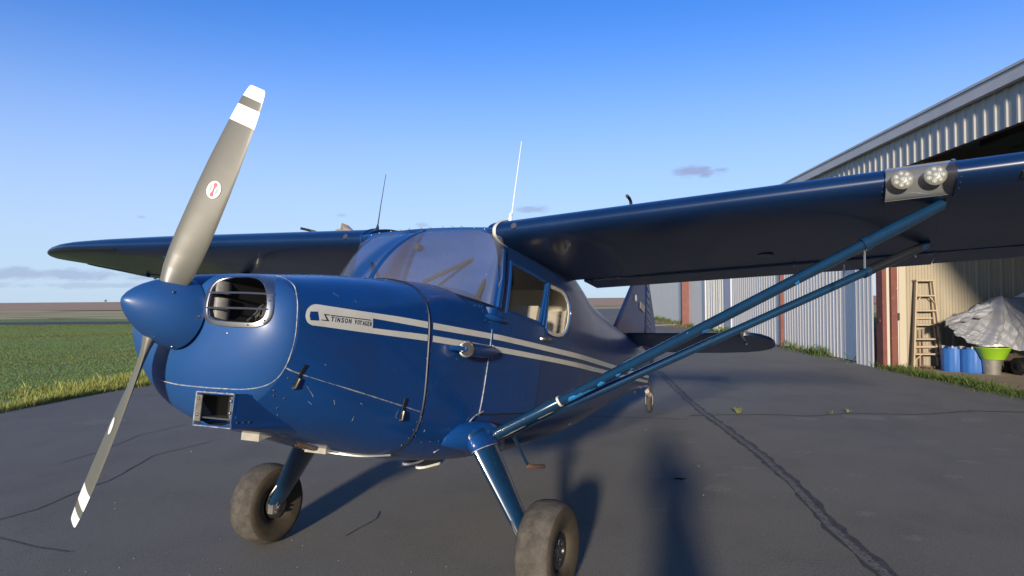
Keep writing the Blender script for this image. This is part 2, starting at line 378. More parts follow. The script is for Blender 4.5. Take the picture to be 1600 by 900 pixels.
def inlet(inner,outer,s):
    g=A('air_inlet_grille',ring_frame(inner,outer,[(0,-.014),(0,.008),(.12,.0105),(.5,.0095),(.93,.0075),(1.02,.003),(1.0,-.004)]),ALU)
    ys=[p[0] for p in inner]; y0,y1=min(ys),max(ys)
    for zc,t0 in((.062,.0),(.002,.0)):
        path=[]
        for k in range(15):
            y=y0-.004+(y1-y0+.008)*k/14; path.append((front_x(y,zc)-.004+.0,y,zc))
        A('grille_bar',tube(path,.0045,8,r2=.0075),ALU,g)
    for k in (1,7,9,11,14): 
        y=(inner[k][0]+outer[k][0])/2; z=(inner[k][1]+outer[k][1])/2; x=front_x(y,z)-.010
        A('screw',lathe([(0,.0038),(.0025,.003)],(x,y,z),(-1,0,0),8),STEEL,g)
    return g
inlet(inl_in,inl_out,1); inlet(star_in,star_out,-1)
# duct and engine behind the inlets
for zs in((.062,.085,.100,.112),(-.040,-.01,.02,.046)):
    rows=[]
    for i in range(11):
        a=PI*i/10; rows.append([(.300-.036*cos(a),.152+.022*sin(a)*(1.0 if zs[0]<0 else .6),z) for z in zs])
    A('inlet_baffle',slab(rows,(0,.003,0)),SOOTLIGHT,angle=60)
eng=A('engine_cylinder',lathe([(0,.050),(.15,.050)],(.535,.165,-.005),(-.25,1,.05),20),SOOT)
for k in range(8):
    A('cooling_fin',lathe([(0,.066),(.005,.066)],(.530-.005*k,.175+.018*k,-.005+.001*k),(-.25,1,.05),20),SOOT,eng)
A('spark_lead',tube(smooth_path([(.42,.17,-.03),(.43,.20,.0),(.47,.22,.06),(.53,.22,.08)]),.006,6),BLACK)
# ---- cowling
up_x=[.392]+lin(.45,1.205,14)
cowl=A('engine_cowling',loft([.392]+lin(.43,1.218,16),cap0=True,cap1=True),BLUE)
cut(cowl,[prism_x(inl_in,.2,.74),prism_x(star_in,.2,.74),prism_x(scoop_in,.2,.69)]); blacken(cowl,BLUE)
# boot cowl (between firewall and windscreen)
A('boot_cowl',loft([1.224]+lin(1.27,1.9,14)),BLUE)
s1=[(.431,.321,.149),(.414,.403,.114),(.395,.442,.073),(.386,.462,.03),(.383,.467,-.003),(.382,.470,-.077),(.384,.456,-.15),(.388,.427,-.212),(.385,.392,-.254),(.368,.352,-.283),(.338,.288,-.299),(.297,.185,-.302),(.277,.067,-.300),(.272,-.02,-.296),(.275,-.12,-.285)]
def snap(p,off): 
    return Vector((p[0],p[1],p[2]))
A('cowling_seam',tube(smooth_path([(.425,.28,.153)]+s1),.0023,6),CHIP)
A('cowling_top_seam',tube(smooth_path([(.400,-.35,.150),(.398,-.2,.160),(.398,.0,.1625),(.405,.16,.161),(.425,.28,.153)]),.0022,6),BLACKGLOSS)
s2=[(1.221,)+tuple(p[1:]) for p in ring(1.221,96)]
A('firewall_seam',tube([Vector(p) for p in s2]+[Vector(s2[0])],.0055,6),BLACKGLOSS)
A('cowling_hinge_line',tube(smooth_path([on_side(.395,-.212,0),on_side(.46,-.232,0),on_side(.763,-.294,0),on_side(1.123,-.364,0),on_side(1.208,-.381,0)]),.0030,6),CHIP)
# chipped edge of the firewall flange low on the side
A('flange_chips',tube([on_side(1.221,z,.002) for z in lin(-.40,-.596,10)],.0035,6),CHIP)
A('belly_flange',tube(smooth_path([(1.215,.36,-.598),(1.20,.2,-.617),(1.15,.05,-.61),(1.05,-.05,-.592)]),.008,6),ALU)
def latch(p0,p1):
    a=Vector(on_side(*p0,.006)); b=Vector(on_side(*p1,.012)); o=A('cowl_latch',tube_rect([a,a.lerp(b,.5),b],.016,.006,up=(0,1,0)),BLACKGLOSS)
    A('latch_hook',tube([a.lerp(b,.6)+Vector((0,.008,0)),b+Vector((0,.010,0)),b+Vector((0,-.006,-.004))],.006,8),STEEL,o)
latch((.456,-.195),(.453,-.284)); latch((1.07,-.317),(1.066,-.415))
sm=None
def screw(p,d,parent=None,r=.0042,m=None):
    global sm
    if sm is None: sm=raw('screw',lathe([(0,.0045),(.002,.004),(.003,.002)],n=8),STEEL)
    o=bpy.data.objects.new('screw',sm); COL.objects.link(o); o.parent=parent or plane; o.location=loc(p)
    dd=Vector((-d[0],d[1],d[2])); o.rotation_euler=dd.to_track_quat('Z','Y').to_euler(); o.scale=(r/.0042,)*3; return o
for y,z in((.252,-.094),): screw((front_x(y,z)-.001,y,z),(-1,.3,-.2))
for x,z in((1.205,-.43),(1.205,-.47),(1.205,-.51),(1.205,-.548),(1.24,-.30),(1.205,.10),(.42,-.25),(.46,-.33),(.42,-.32),(.47,-.37),(.405,-.30),(.50,-.40)): screw(on_side(x,z,.001),(0,1,0))
for z in(.16,.05,-.09,-.15,-.22,-.29,-.36,-.43,-.50): screw(on_side(1.245,z,.001),(0,1,0),None,.0036)
for x in lin(1.32,1.72,7): screw(on_side(x,-.535,.001),(0,1,-.3),None,.0034)
for x in lin(.50,1.15,8): screw((x,.30,station(x)[2]-.012),(0,.2,1),None,.003)
# cowling scratches
for (x,z,a,l) in((.66,-.34,-.9,.03),(.80,-.345,-.4,.022),(.80,-.41,-1.2,.03),(.60,.10,-.5,.03),(.70,.085,-.6,.015),(.97,-.19,.3,.012),(.93,-.42,.6,.03),(.55,-.19,-.4,.012),(1.1,-.24,1.0,.012),(.52,-.29,-.7,.05),(.545,-.31,-.75,.035),(.56,-.345,-.5,.03)):
    dx,dz=cos(a)*l/2,sin(a)*l/2
    A('paint_scratch',side_patch([(x-dx,z-dz),(x+dx,z+dz),(x+dx*.7+.0012,z+dz*.7+.0014),(x-dx*.6+.001,z-dz*.6+.0013)],.001,sub=.05),CHIP,recalc=False)

# ---- chin scoop
def open_box(x0,x1,y0,y1,z0,z1,t):
    g=G(); g.v=[]
    o=[(y0,z0),(y1,z0),(y1,z1),(y0,z1)]; i=[(y0+t,z0+t),(y1-t,z0+t),(y1-t,z1-t),(y0+t,z1-t)]
    V=[(x0,a,b) for a,b in o]+[(x0,a,b) for a,b in i]+[(x1,a,b) for a,b in o]+[(x0+.15,a,b) for a,b in i]; F=[];m=[]
    for k in range(4):
        j=(k+1)%4; F+=[(k,j,4+j,4+k),(k,j,8+j,8+k),(4+k,4+j,12+j,12+k)]; m+=[0,0,1]
    F+=[(8,9,10,11),(12,13,14,15)]; m+=[0,2]
    g.v=V;g.f=F;g.m=m; return g
sc=A('chin_scoop',open_box(.285,.72,.088,.290,-.447,-.318,.007),[BLUE,SOOT,BLACK],smooth=False)
A('scoop_flange',tube_rect([(.286,.106,-.33),(.286,.106,-.43)],.03,.004,(1,0,0)),SOOT,sc); A('scoop_flange',tube_rect([(.292,.276,-.33),(.292,.276,-.41)],.016,.004,(1,0,0)),SOOT,sc)
A('scoop_rim',tube([(.284,.089,-.319),(.284,.289,-.319),(.284,.289,-.446),(.284,.089,-.446),(.284,.089,-.319)],.0028,6),CHIP,sc)
A('scoop_shelf',box((.36,.19,-.415),(.13,.185,.006)),STEEL,sc)
for y,z in((.106,-.345),(.106,-.405),(.277,-.345),(.277,-.39)): screw((.282,y,z),(-1,0,0),sc,.006)
for x,z in((.31,-.335),(.31,-.36),(.315,-.40),(.34,-.425),(.37,-.425),(.31,-.425)): screw((x,.291,z),(0,1,0),sc)
for y in(.13,.19,.25): screw((.284+.004,y,-.316),(-.3,0,1),sc)
# lower chin fairing that carries the scoop back into the cowling
rows=[]
for x in lin(.30,.75,10):
    t=(x-.30)/.45; r=[]
    for k in range(13):
        a=-PI*.5+PI*k/12; r.append((x,.19+.108*sin(a)*1.0+.0*t,-.33-(.122+.05*t)*max(0,cos(a))**.35))
    rows.append(r)
A('scoop_fairing',slab(rows,(0,0,.01)),BLUE)
# wedges and fittings under the belly
def wedge(name,p,l,w,h,m):
    x,y,z=p; V=[(x,y-w/2,z),(x,y+w/2,z),(x,y-w/2,z-h),(x,y+w/2,z-h),(x+l,y-w/2,z),(x+l,y+w/2,z)]
    return A(name,(V,[(0,1,3,2),(0,2,4),(1,5,3),(2,3,5,4),(0,4,5,1)]),m,smooth=False)
wedge('belly_wedge',(.66,.00,-.470),.20,.105,.062,SHEET); wedge('belly_wedge',(1.02,.055,-.535),.20,.13,.068,SHEET)
A('exhaust_pipe',tube(smooth_path([(.72,.06,-.50),(.90,.03,-.545),(1.02,.0,-.57)]),.013,10),STEEL)
A('drain_fitting',tube([(.93,.02,-.548),(.99,.03,-.566)],.022,6),BRASS); A('drain_hose',tube(smooth_path([(.99,.03,-.566),(1.03,.06,-.575),(1.06,.05,-.56)]),.02,8),STEEL)

# ---- spinner
SPN=[(0,.004),(.003,.012),(.010,.022),(.025,.040),(.05,.062),(.08,.083),(.11,.100),(.14,.114),(.17,.125),(.20,.133),(.23,.139),(.246,.141)]
ax=Vector((.25,0,-.026)).normalized()
spin=A('spinner',lathe(SPN,(-.008,0,.004),ax,48),BLUE_SATIN,angle=60)
for k in range(5):
    a=k*2*PI/5+.35; u=ax.orthogonal().normalized(); w=ax.cross(u); d=u*cos(a)+w*sin(a)
    screw(Vector((-.008,0,.004))+ax*(.222)+d*.1372,d,spin,.0055)
for a in(.9,.9+PI): 
    u=Vector((0,sin(.42+a-.9),cos(.42+a-.9))); 
    for s in(-1,1):
        d=(u*cos(.62)+ax.cross(u)*s*sin(.62)).normalized(); screw(Vector((-.008,0,.004))+ax*.135+d*.112,d,spin,.0055)
# ---- propeller blades
ALPHA,RAD=.4203,.92
def blade(sgn):
    rd=Vector((0,sin(ALPHA),cos(ALPHA)))*sgn; xf=Vector((-1,0,0)); tg=Vector((0,-cos(ALPHA),sin(ALPHA)))*sgn   # direction of rotation
    c0=Vector((.165,0,-.013))
    S=[(.06,.085,.075,44),(.115,.105,.060,42),(.16,.120,.040,39),(.22,.130,.030,35),(.30,.137,.024,31),(.40,.139,.019,27),(.50,.138,.015,24),(.60,.133,.012,21.5),(.70,.123,.010,19),(.80,.108,.008,17.5),(.86,.095,.007,16.5),(.90,.080,.006,16),(.914,.072,.005,15.8),(RAD,.060,.004,15.7)]
    rs=[s[0] for s in S]; Rr=sorted(set(rs+lin(.12,.91,34)+[.770,.838,.872])); g=G(); N=20; V=[];F=[];M_=[]
    def at(r,k):
        for i in range(len(S)-1):
            if S[i][0]<=r<=S[i+1][0]:
                t=(r-S[i][0])/(S[i+1][0]-S[i][0]); return S[i][k]+(S[i+1][k]-S[i][k])*t
    def frame(r):
        b=R(at(r,3)); cd=tg*cos(b)+xf*sin(b); nd=xf*cos(b)-tg*sin(b); return cd,nd
    for r in Rr:
        c,t=at(r,1),at(r,2); cd,nd=frame(r)
        for k in range(N):
            a=2*PI*k/N; u=cos(a); x=c*(.5*u+.04); th=t*.5*sin(a)*(1 if sin(a)>0 else .6)*(1+.25*u)
            V.append(c0+rd*r+cd*x+nd*th)
    for i in range(len(Rr)-1):
        rm=(Rr[i]+Rr[i+1])/2; wm=1 if (.770<rm<.838 or rm>.872) else 0
        for k in range(N): F.append((i*N+k,i*N+(k+1)%N,(i+1)*N+(k+1)%N,(i+1)*N+k)); M_.append(wm)
    F+=[tuple(range(N)),tuple(range((len(Rr)-1)*N,len(Rr)*N))]; M_+=[0,1]
    b=A('propeller_blade',(V,F),[PROP,WHITE],fm=M_,angle=50)
    # round maker's decal
    def disc(rx,ry,off,poly=None,dx=0,dr=0):
        r0=.50; pts=poly or [(rx*cos(2*PI*k/28),ry*sin(2*PI*k/28)) for k in range(28)]; out=[]
        for x,y in pts:
            r=r0+y+dr; cd,nd=frame(r); c,t=at(r,1),at(r,2); xx=.052*0+x+dx; u=max(-1,min(1,2*(xx/c-.04))); th=t*.5*math.sqrt(1-u*u)*(1+.25*u)
            out.append(c0+rd*r+cd*xx+nd*(th+off))
        m=c0+rd*(r0+dr); cd,nd=frame(r0+dr); u=2*(dx/at(r0,1)-.04); mid=sum((Vector(p) for p in out),Vector())/len(out)+nd*.0006
        n=len(out); return out+[mid],[(i,(i+1)%n,n) for i in range(n)]
    A('decal_rim',disc(.0285,.0365,.0008),BLACK,b,recalc=False); d=A('round_decal',disc(.027,.035,.0016),WHITE,b,recalc=False)
    if sgn>0:
        A('decal_print',disc(0,0,.0026,[(-.0055,-.027),(.0055,-.027),(.008,-.019),(.004,-.013),(.003,0),(.004,.013),(.008,.019),(.0055,.027),(-.0055,.027),(-.008,.019),(-.004,.013),(-.003,0),(-.004,-.013),(-.008,-.019)],dx=0),RED_INK,b,recalc=False)
        A('decal_print',disc(0,0,.0026,[(.0,-.013),(.005,-.008),(.004,0),(.005,.008),(.0,.013),(-.005,.006),(-.005,-.006)],dx=-.0125),TEAL_INK,b,recalc=False)
        A('decal_print',disc(0,0,.0026,[(.0,-.012),(.004,-.006),(.002,0),(.004,.006),(.0,.012),(-.004,.006),(-.004,-.006)],dx=.0125),TEAL_INK,b,recalc=False)
blade(1); blade(-1)

# ---- main fuselage shell with open windows
def shell(xs,N=72,t=.014):
    Vo,_=loft(xs,N); Vi,_=loft(xs,N,inset=t); m=len(xs); K=m*N; F=[];M_=[]
    for i in range(m-1):
        for k in range(N):
            q=(i*N+k,i*N+(k+1)%N,(i+1)*N+(k+1)%N,(i+1)*N+k); F.append(q);M_.append(0); F.append(tuple(x+K for x in q[::-1]));M_.append(1)
    for k in range(N):
        F.append((k,(k+1)%N,K+(k+1)%N,K+k)); M_.append(0)
        b=(m-1)*N; F.append((b+k,b+(k+1)%N,K+b+(k+1)%N,K+b+k)); M_.append(0)
    return Vo+Vi,F,M_
xs=[1.9001]+lin(1.96,3.3,18)+lin(3.4,7.3,34)
Vs,Fs,Ms=shell(xs)
fus=A('fuselage',(Vs,Fs),[BLUE_FABRIC,LINING],fm=Ms,angle=45)
WIN_DOOR=[(2.083,.500),(2.36,.487),(2.635,.468),(2.528,.180),(2.28,.190),(2.032,.200)]
WIN_REAR=[(2.672,.448),(2.80,.450),(2.93,.447),(3.01,.428),(3.07,.385),(3.092,.310),(3.075,.235),(3.03,.178),(2.96,.145),(2.87,.130),(2.76,.129),(2.672,.140),(2.640,.168),(2.655,.30)]
def prism_y(poly,y0,y1):
    n=len(poly); V=[(x,y0,z) for x,z in poly]+[(x,y1,z) for x,z in poly]
    return V,[tuple(range(n)),tuple(range(n,2*n))[::-1]]+[(i,n+i,n+(i+1)%n,(i+1)%n) for i in range(n)]
def low(W_): return [(x,min(z,.36-.02*(x-2))) for x,z in W_]  # unseen starboard windows made shorter so sun lights more of the cabin wall
cut(fus,[prism_y(WIN_DOOR,.2,.7),prism_y(WIN_REAR,.2,.7),prism_y(low(WIN_DOOR),-.7,-.2),prism_y(low(WIN_REAR),-.7,-.2)])
A('tail_cap',lathe([(0,.034),(.03,.030),(.05,.012)],(7.3,0,.085),(1,0,0),16),BLUE_FABRIC)
def outline(poly,off,sgn,grow=0.):
    cx=sum(p[0] for p in poly)/len(poly); cz=sum(p[1] for p in poly)/len(poly)
    P=[]
    for i in range(len(poly)):
        a=poly[i]; b=poly[(i+1)%len(poly)]
        for k in range(4): P.append((a[0]+(b[0]-a[0])*k/4,a[1]+(b[1]-a[1])*k/4))
    return [on_side(cx+(x-cx)*(1+grow),cz+(z-cz)*(1+grow),off,sgn) for x,z in P]
for s in(1,-1):
    for nm,W_,mf,gr in(('door_window',WIN_DOOR,BLUE,.03),('rear_window',WIN_REAR,RUBBER,.02)):
        if s<0: W_=low(W_)
        P=outline(W_,0,s,gr); f=A(nm+'_frame',tube([Vector(p) for p in P+P[:2]],.010 if nm=='door_window' else .007,6,r2=.016,up=(0,1,0),cap=False),mf)
        A('pane',side_patch(W_,-.006,s,sub=.08),SIDEGLASS,f,recalc=False)
    # window surround of the rear window, door posts
    P=outline(WIN_REAR if s>0 else low(WIN_REAR),.002,s,.10); A('window_surround',tube([Vector(p) for p in P+P[:2]],.012,6,r2=.004,up=(0,1,0),cap=False),BLUE)
    A('windscreen_post',tube([on_side(1.905,.205,.003,s),on_side(1.945,.38,.003,s),on_side(1.99,.565,.003,s)],.017,8,r2=.026,up=(0,1,0)),BLUE)
    A('post_trim',tube([on_side(1.880,.205,.010,s),on_side(1.922,.38,.010,s),on_side(1.968,.565,.010,s)],.005,6),ALU)
    A('door_rear_post',tube([on_side(2.575,.165,.004,s),on_side(2.61,.30,.004,s),on_side(2.650,.46,.004,s)],.014,8,r2=.020,up=(0,1,0)),BLUE)
# door on the port side
def door_edge(t): return 0
rows=[]
for i in range(15):
    f=i/14; r=[]
    for j in range(11):
        z=-.40+(.185+.40)*j/10; x0=1.772+(z+.40)*(.085/.45); x1=2.50+(z+.40)*(.11/.55)
        r.append(on_side(x0+(x1-x0)*f,z,.0025))
    rows.append(r)
door=A('door',slab(rows,(0,.002,0)),BLUE)
A('door_seam',tube([on_side(1.772+(z+.40)*(.085/.45)-.003,z,.002) for z in lin(-.41,.20,9)],.0028,6),CHIP)
A('door_seam',tube([on_side(2.50+(z+.40)*(.11/.55)+.003,z,.002) for z in lin(-.41,.17,9)],.003,6),BLACKGLOSS)
A('door_seam',tube([on_side(x,-.405,.002) for x in lin(1.77,2.50,10)],.003,6),BLACKGLOSS)
h=A('door_handle',tube(smooth_path([on_side(2.56,.080,.006),on_side(2.575,.082,.030),on_side(2.62,.082,.034),on_side(2.66,.083,.028)]),.009,8),ALU,door)
A('handle_boss',lathe([(0,.022),(.012,.018),(.02,.012)],on_side(2.56,.080,.004),(0,1,0),14),ALU,h)
A('door_hinge_fairing',tube([on_side(1.80,.150,.004),on_side(1.835,.146,.014),on_side(1.93,.140,.016),on_side(2.045,.133,.002)],[.006,.022,.018,.003],10),BLUE)
A('hinge_plate',side_patch([(1.77,.185),(1.84,.18),(1.84,.105),(1.77,.11)],.003),BLUE)
for q in((1.71,.195),(1.76,.20),(1.80,.205),(1.78,.175),(1.78,.12),(1.83,.115)): screw(on_side(*q,.005),(0,1,0))
# cabin air scoop with a bright rim beside the lower stripe
sc2=A('cabin_air_scoop',tube(smooth_path([on_side(1.50,-.060,.050),on_side(1.60,-.060,.046),on_side(1.75,-.056,.030),on_side(1.86,-.052,.012)]),[.040,.040,.039,.038,.037,.037,.037,.037,.037,.037,.036,.036,.035,.034,.033,.032,.031,.030,.028],16),BLUE)
A('scoop_rim',lathe([(-.002,.034),(-.006,.043),(.006,.044),(.010,.040)],on_side(1.497,-.060,.050),(1,-.04,0),20),ALU,sc2)
A('scoop_bore',lathe([(-.006,.034),(-.0055,.006)],on_side(1.497,-.060,.050),(1,-.04,0),20),BLACK,sc2)
A('scoop_probe',tube([on_side(1.40,-.062,.012),on_side(1.46,-.060,.040),on_side(1.51,-.060,.052)],[.012,.016,.014],8),BLUE,sc2)
A('scoop_trim',tube([on_side(1.86+.012*cos(a),-.052+.036*sin(a),.006) for a in lin(-1.6,1.6,11)],.004,6),RUBBER,sc2)

# ---- stripes and lettering
def ztab(T):
    def f(x):
        if x<=T[0][0]: return T[0][1]
        for (a,b),(c,d) in zip(T,T[1:]):
            if a<=x<=c: return b+(d-b)*(x-a)/(c-a)
        return T[-1][1]
    return f
tu=ztab([(.45,.045),(.713,.047),(.967,.052),(1.207,.052),(1.95,.052),(2.87,.035),(4.9,.006),(7.3,-.030)])
tl=ztab([(.45,.015),(.804,.024),(1.207,.020),(1.95,.020),(2.87,-.001),(4.73,-.034),(7.3,-.062)])
bu=ztab([(.45,-.02),(.814,-.018),(1.21,-.011),(1.96,-.018),(2.88,-.033),(3.98,-.052),(7.3,-.090)])
bl=ztab([(.454,-.040),(.714,-.042),(1.21,-.042),(1.96,-.050),(2.88,-.066),(3.74,-.086),(7.3,-.125)])
for s in(1,-1):
    cap=[(p.x,p.z) for p in smooth_path([(.510,0,.0455),(.490,0,.0455),(.468,0,.0435),(.446,0,.035),(.426,0,.017),(.4185,0,-.006),(.424,0,-.025),(.436,0,-.0355),(.454,0,-.041)],4)]
    band=cap+[(x,bl(x)) for x in lin(.52,.79,7)]+[(.800,bl(.80)),(.800,tu(.80))]+[(x,tu(x)) for x in lin(.76,.54,6)]
    A('stripe_band',side_patch(band,.0014,s,sub=.02),CREAM,recalc=False)
    for a,b in((.8005,1.208),(1.252,1.855),(1.862,7.22)):
        n=max(4,int((b-a)/.055)); o=.002 if b<1.9 else .0062 if a<2 else .002
        A('upper_stripe',side_strip(lin(a,b,n),tu,tl,.0014 if a<1.86 else .0085),CREAM,recalc=False) if s>0 else A('upper_stripe',side_strip(lin(a,b,n),tu,tl,.0015,-1),CREAM,recalc=False)
        A('lower_stripe',side_strip(lin(a,b,n),bu,bl,(.0014 if a<1.86 else .0085) if s>0 else .0015,s),CREAM,recalc=False)
A('stripe_square',side_patch([(.441,.012),(.479,.016),(.486,-.019),(.442,-.022),(.437,-.005)],.0024),BLUE,recalc=False)
def lettering(txt,x0,x1,z0,z1,slope,shear=.18):
    cu=bpy.data.curves.new('lettering','FONT'); cu.body=txt; cu.size=1; cu.shear=shear; cu.resolution_u=3; cu.offset=.022
    o=bpy.data.objects.new('lettering',cu); COL.objects.link(o); bpy.context.view_layer.update()
    me=o.evaluated_get(bpy.context.evaluated_depsgraph_get()).to_mesh(); V=[tuple(v.co) for v in me.vertices]; F=[tuple(p.vertices) for p in me.polygons]
    o.evaluated_get(bpy.context.evaluated_depsgraph_get()).to_mesh_clear(); bpy.data.objects.remove(o)
    xa=min(v[0] for v in V); xb=max(v[0] for v in V); ya=min(v[1] for v in V); yb=max(v[1] for v in V); P=[]
    for v in V:
        x=x0+(x1-x0)*(v[0]-xa)/(xb-xa); z=z0+(z1-z0)*(v[1]-ya)/(yb-ya)+slope*(x-x0); P.append(on_side(x,z,.0026))
    return P,F
S_=.020
def letters(txt,x0,x1,z0,h,slope):
    wd={'I':.5,'1':.6}; tot=sum(wd.get(c,1.) for c in txt); x=x0; u=(x1-x0)/tot
    for c in txt:
        w=wd.get(c,1.)*u; A('letter',lettering(c,x+u*.10,x+w-u*.10,z0+slope*(x-x0),z0+slope*(x-x0)+h,slope),INK,recalc=False,smooth=False); x+=w
letters('TINSON',.548,.668,-.0155,.020,.020); letters('VOYAGER',.684,.792,-.0130,.020,.010)
# big angular S and the bar over the word
A('letter',([on_side(x,z,.0027) for x,z in((.510,.0105),(.543,.0112),(.543,.0076),(.520,.0072),(.540,-.0160),(.498,-.0165),(.498,-.0130),(.527,-.0128))],[(0,1,2,3),(0,3,4,7),(7,4,5,6)]),INK,recalc=False,smooth=False)
A('letter_bar',side_patch([(.549,.0108),(.787,.0165),(.787,.0130),(.549,.0072)],.0027),INK,recalc=False)

# ---- windscreen
Bc=[(1.885,.532,.207),(1.72,.505,.222),(1.55,.405,.250),(1.45,.22,.285),(1.40,0,.302)]
Tc=[(1.975,.528,.560),(1.925,.515,.640),(1.90,.36,.676),(1.90,.18,.688),(1.90,0,.692)]
def full(C): return smooth_path(C+[(x,-y,z) for x,y,z in C[-2::-1]],8)
B_,T_=full(Bc),full(Tc); rows=[]
for k in range(13):
    t=k/12; rows.append([b.lerp(a,t)+Vector((-.035,0,.030))*(4*t*(1-t))*min(1,max(0,(.50-abs(b.lerp(a,t).y))/.12)) for a,b in zip(T_,B_)][:] if False else [b+(a-b)*t+Vector((-.035,0,.030))*(4*t*(1-t))*min(1,max(0,(.50-abs((b+(a-b)*t).y))/.12)) for a,b in zip(T_,B_)])
ws=A('windscreen',sheet(rows),GLASS,recalc=False,angle=80)
mid=len(B_)//2
A('windscreen_base_seal',tube(B_,.006,6),BLACKGLOSS,ws); A('windscreen_top_strip',tube(T_[8:-8],.006,6,r2=.014,up=(1,0,0)),BLUE,ws)
A('centre_strip',tube([rows[k][mid]+Vector((-.003,0,.002)) for k in range(13)],.004,6,r2=.016,up=(-.6,0,.8)),BLUE,ws)
for k in range(14): screw(Vector(T_[10+int(k*(len(T_)-21)/13)])+Vector((-.008,0,.012)),(-.5,0,1),ws,.007)
# cabin interior
for s in(1,-1):
    A('cabin_brace',tube([(1.80,s*.450,.235),(2.00,s*.485,.57)],.013,8),BLACK)
    A('cabin_brace',tube([(1.66,s*.18,.325),(1.95,s*.43,.545)],.011,8),BLACK)
    st=A('seat',tube_rect([(2.75,s*.235,.30),(2.62,s*.235,-.10),(2.55,s*.235,-.22)],.42,.11,up=(-1,0,.3)),SEAT)
    A('seat_cushion',box((2.36,s*.235,-.22),(.48,.43,.12)),SEAT,st)
    y_=A('control_yoke',tube([(1.98+.01*cos(a),s*.235+.13*cos(a),.235+.10*sin(a)) for a in lin(-.6,PI+.6,20)],.010,6),WHITE if s>0 else BLACK)
    A('yoke_shaft',tube([(1.88,s*.235,.20),(1.98,s*.235,.215)],.012,6),BLACK,y_)
A('instrument_panel',slab([[(1.895,y,z) for y in lin(-.46,.46,7)] for z in(-.05,.1,.2,.27)],(.015,0,0)),BLACK)
A('rear_bench',tube_rect([(3.40,0,.34),(3.30,0,-.02),(3.22,0,-.12)],.80,.12,up=(-1,0,.3)),SEAT)
A('cabin_floor',box((2.6,0,-.50),(1.6,.9,.02)),LINING)
A('rear_bulkhead',box((3.50,0,.05),(.015,.86,1.0)),LINING)
A('compass',lathe([(-.02,.020),(.02,.020)],(1.84,.0,.575),(1,0,0),12),BLACK)
A('rear_view_mirror',box((1.93,.12,.60),(.01,.14,.03)),ALU)

# ---- wings
def airfoil(n=18):
    up=[];lo=[]
    for i in range(n+1):
        x=.5*(1-cos(PI*i/n)); t=5*(.2969*math.sqrt(x)-.126*x-.3516*x*x+.2843*x**3-.1036*x**4)
        c=.035/.16*(.8*x-x*x) if x<.4 else .035/.36*(.2+.8*x-x*x)
        up.append((x,c,t)); lo.append((x,c,-t))
    return up,lo
def foil_pts(x0,x1,n=18):
    """closed outline between chord fractions x0..x1 as (xc, camber, half thickness)"""
    def f(x): 
        t=5*(.2969*math.sqrt(max(x,0))-.126*x-.3516*x*x+.2843*x**3-.1036*x**4); c=.035/.16*(.8*x-x*x) if x<.4 else .035/.36*(.2+.8*x-x*x); return c,max(t,.002)
    xs=[x0+(x1-x0)*(.5*(1-cos(PI*i/n)) if x0==0 else i/n) for i in range(n+1)]
    if x0==0: xs=[x1*(1-cos(PI*.5*i/n)) for i in range(n+1)]
    P=[(x,f(x)[0],f(x)[1]) for x in xs[::-1]]+[(x,f(x)[0],-f(x)[1]) for x in xs[(1 if x0==0 else 0):]]
    return P
def wsec(sg,y):
    """LE x,z  TE x,z  thickness ratio"""
    a=abs(y)
    if sg>0: xl,zl=1.898,.667+.066*(a-.5); xt=3.575 if a<3.3 else 3.575-.42*(a-3.3); zt=.574+.054*(a-.385)
    else:
        xl=ztab([(0,1.898),(3.3,1.898),(3.7,1.92),(3.9,1.955),(4.1,2.02),(4.25,2.085),(4.4,2.165),(4.5,2.225),(4.6,2.30),(4.68,2.37),(4.72,2.42)])(a); zl=.667+.027*(a-.5)
        xt=ztab([(0,3.575),(2.6,3.575),(4.0,3.02),(4.25,2.90),(4.5,2.70),(4.65,2.53),(4.72,2.45)])(a)
        zt=ztab([(.4,.574),(3.0,.642),(4.0,.655),(4.25,.700),(4.5,.742),(4.65,.762),(4.78,.785)])(a)
    tr=.122
    if sg<0 and a>3.8: tr=.122*(1-.25*(a-3.8)/.92)
    if sg>0 and a>4.55:                                  # rounded tip
        t=(a-4.55)/.62; q=math.sqrt(max(0,1-t*t)); xm=2.62
        xl=xm+(xl-xm)*max(q,.05); xt=xm+.12+(xt-xm-.12)*max(q,.10); zl+=.027*t*t; tr=.122*(1-.45*t)
    return xl,zl,xt,zt,tr
def span_loft(sg,ys,x0,x1,n=18,drop=0.,gap=0.):
    V=[];F=[];k=None
    for y in ys:
        xl,zl,xt,zt,tr=wsec(sg,y); c=xt-xl; pts=foil_pts(x0,x1,n); k=len(pts)
        for x,cm,t in pts: V.append((xl+c*x+gap,sg*y,zl+(zt-zl)*x+c*cm+c*tr*t-drop))
    for i in range(len(ys)-1):
        for j in range(k): F.append((i*k+j,i*k+(j+1)%k,(i+1)*k+(j+1)%k,(i+1)*k+j))
    F+=[tuple(range(k)),tuple(range((len(ys)-1)*k,len(ys)*k))]
    return V,F
tip_ys=[4.5,4.6,4.7,4.8,4.9,5.0,5.07,5.12,5.15,5.165]
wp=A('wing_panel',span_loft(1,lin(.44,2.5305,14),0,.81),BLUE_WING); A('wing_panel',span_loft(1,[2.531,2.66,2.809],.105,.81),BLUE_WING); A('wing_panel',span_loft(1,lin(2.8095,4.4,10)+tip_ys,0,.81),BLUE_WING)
A('wing_panel',span_loft(-1,lin(.44,3.9,18)+[4.0,4.1,4.2,4.3,4.4,4.48,4.55,4.6,4.65,4.69,4.72],0,.81),BLUE_WING)
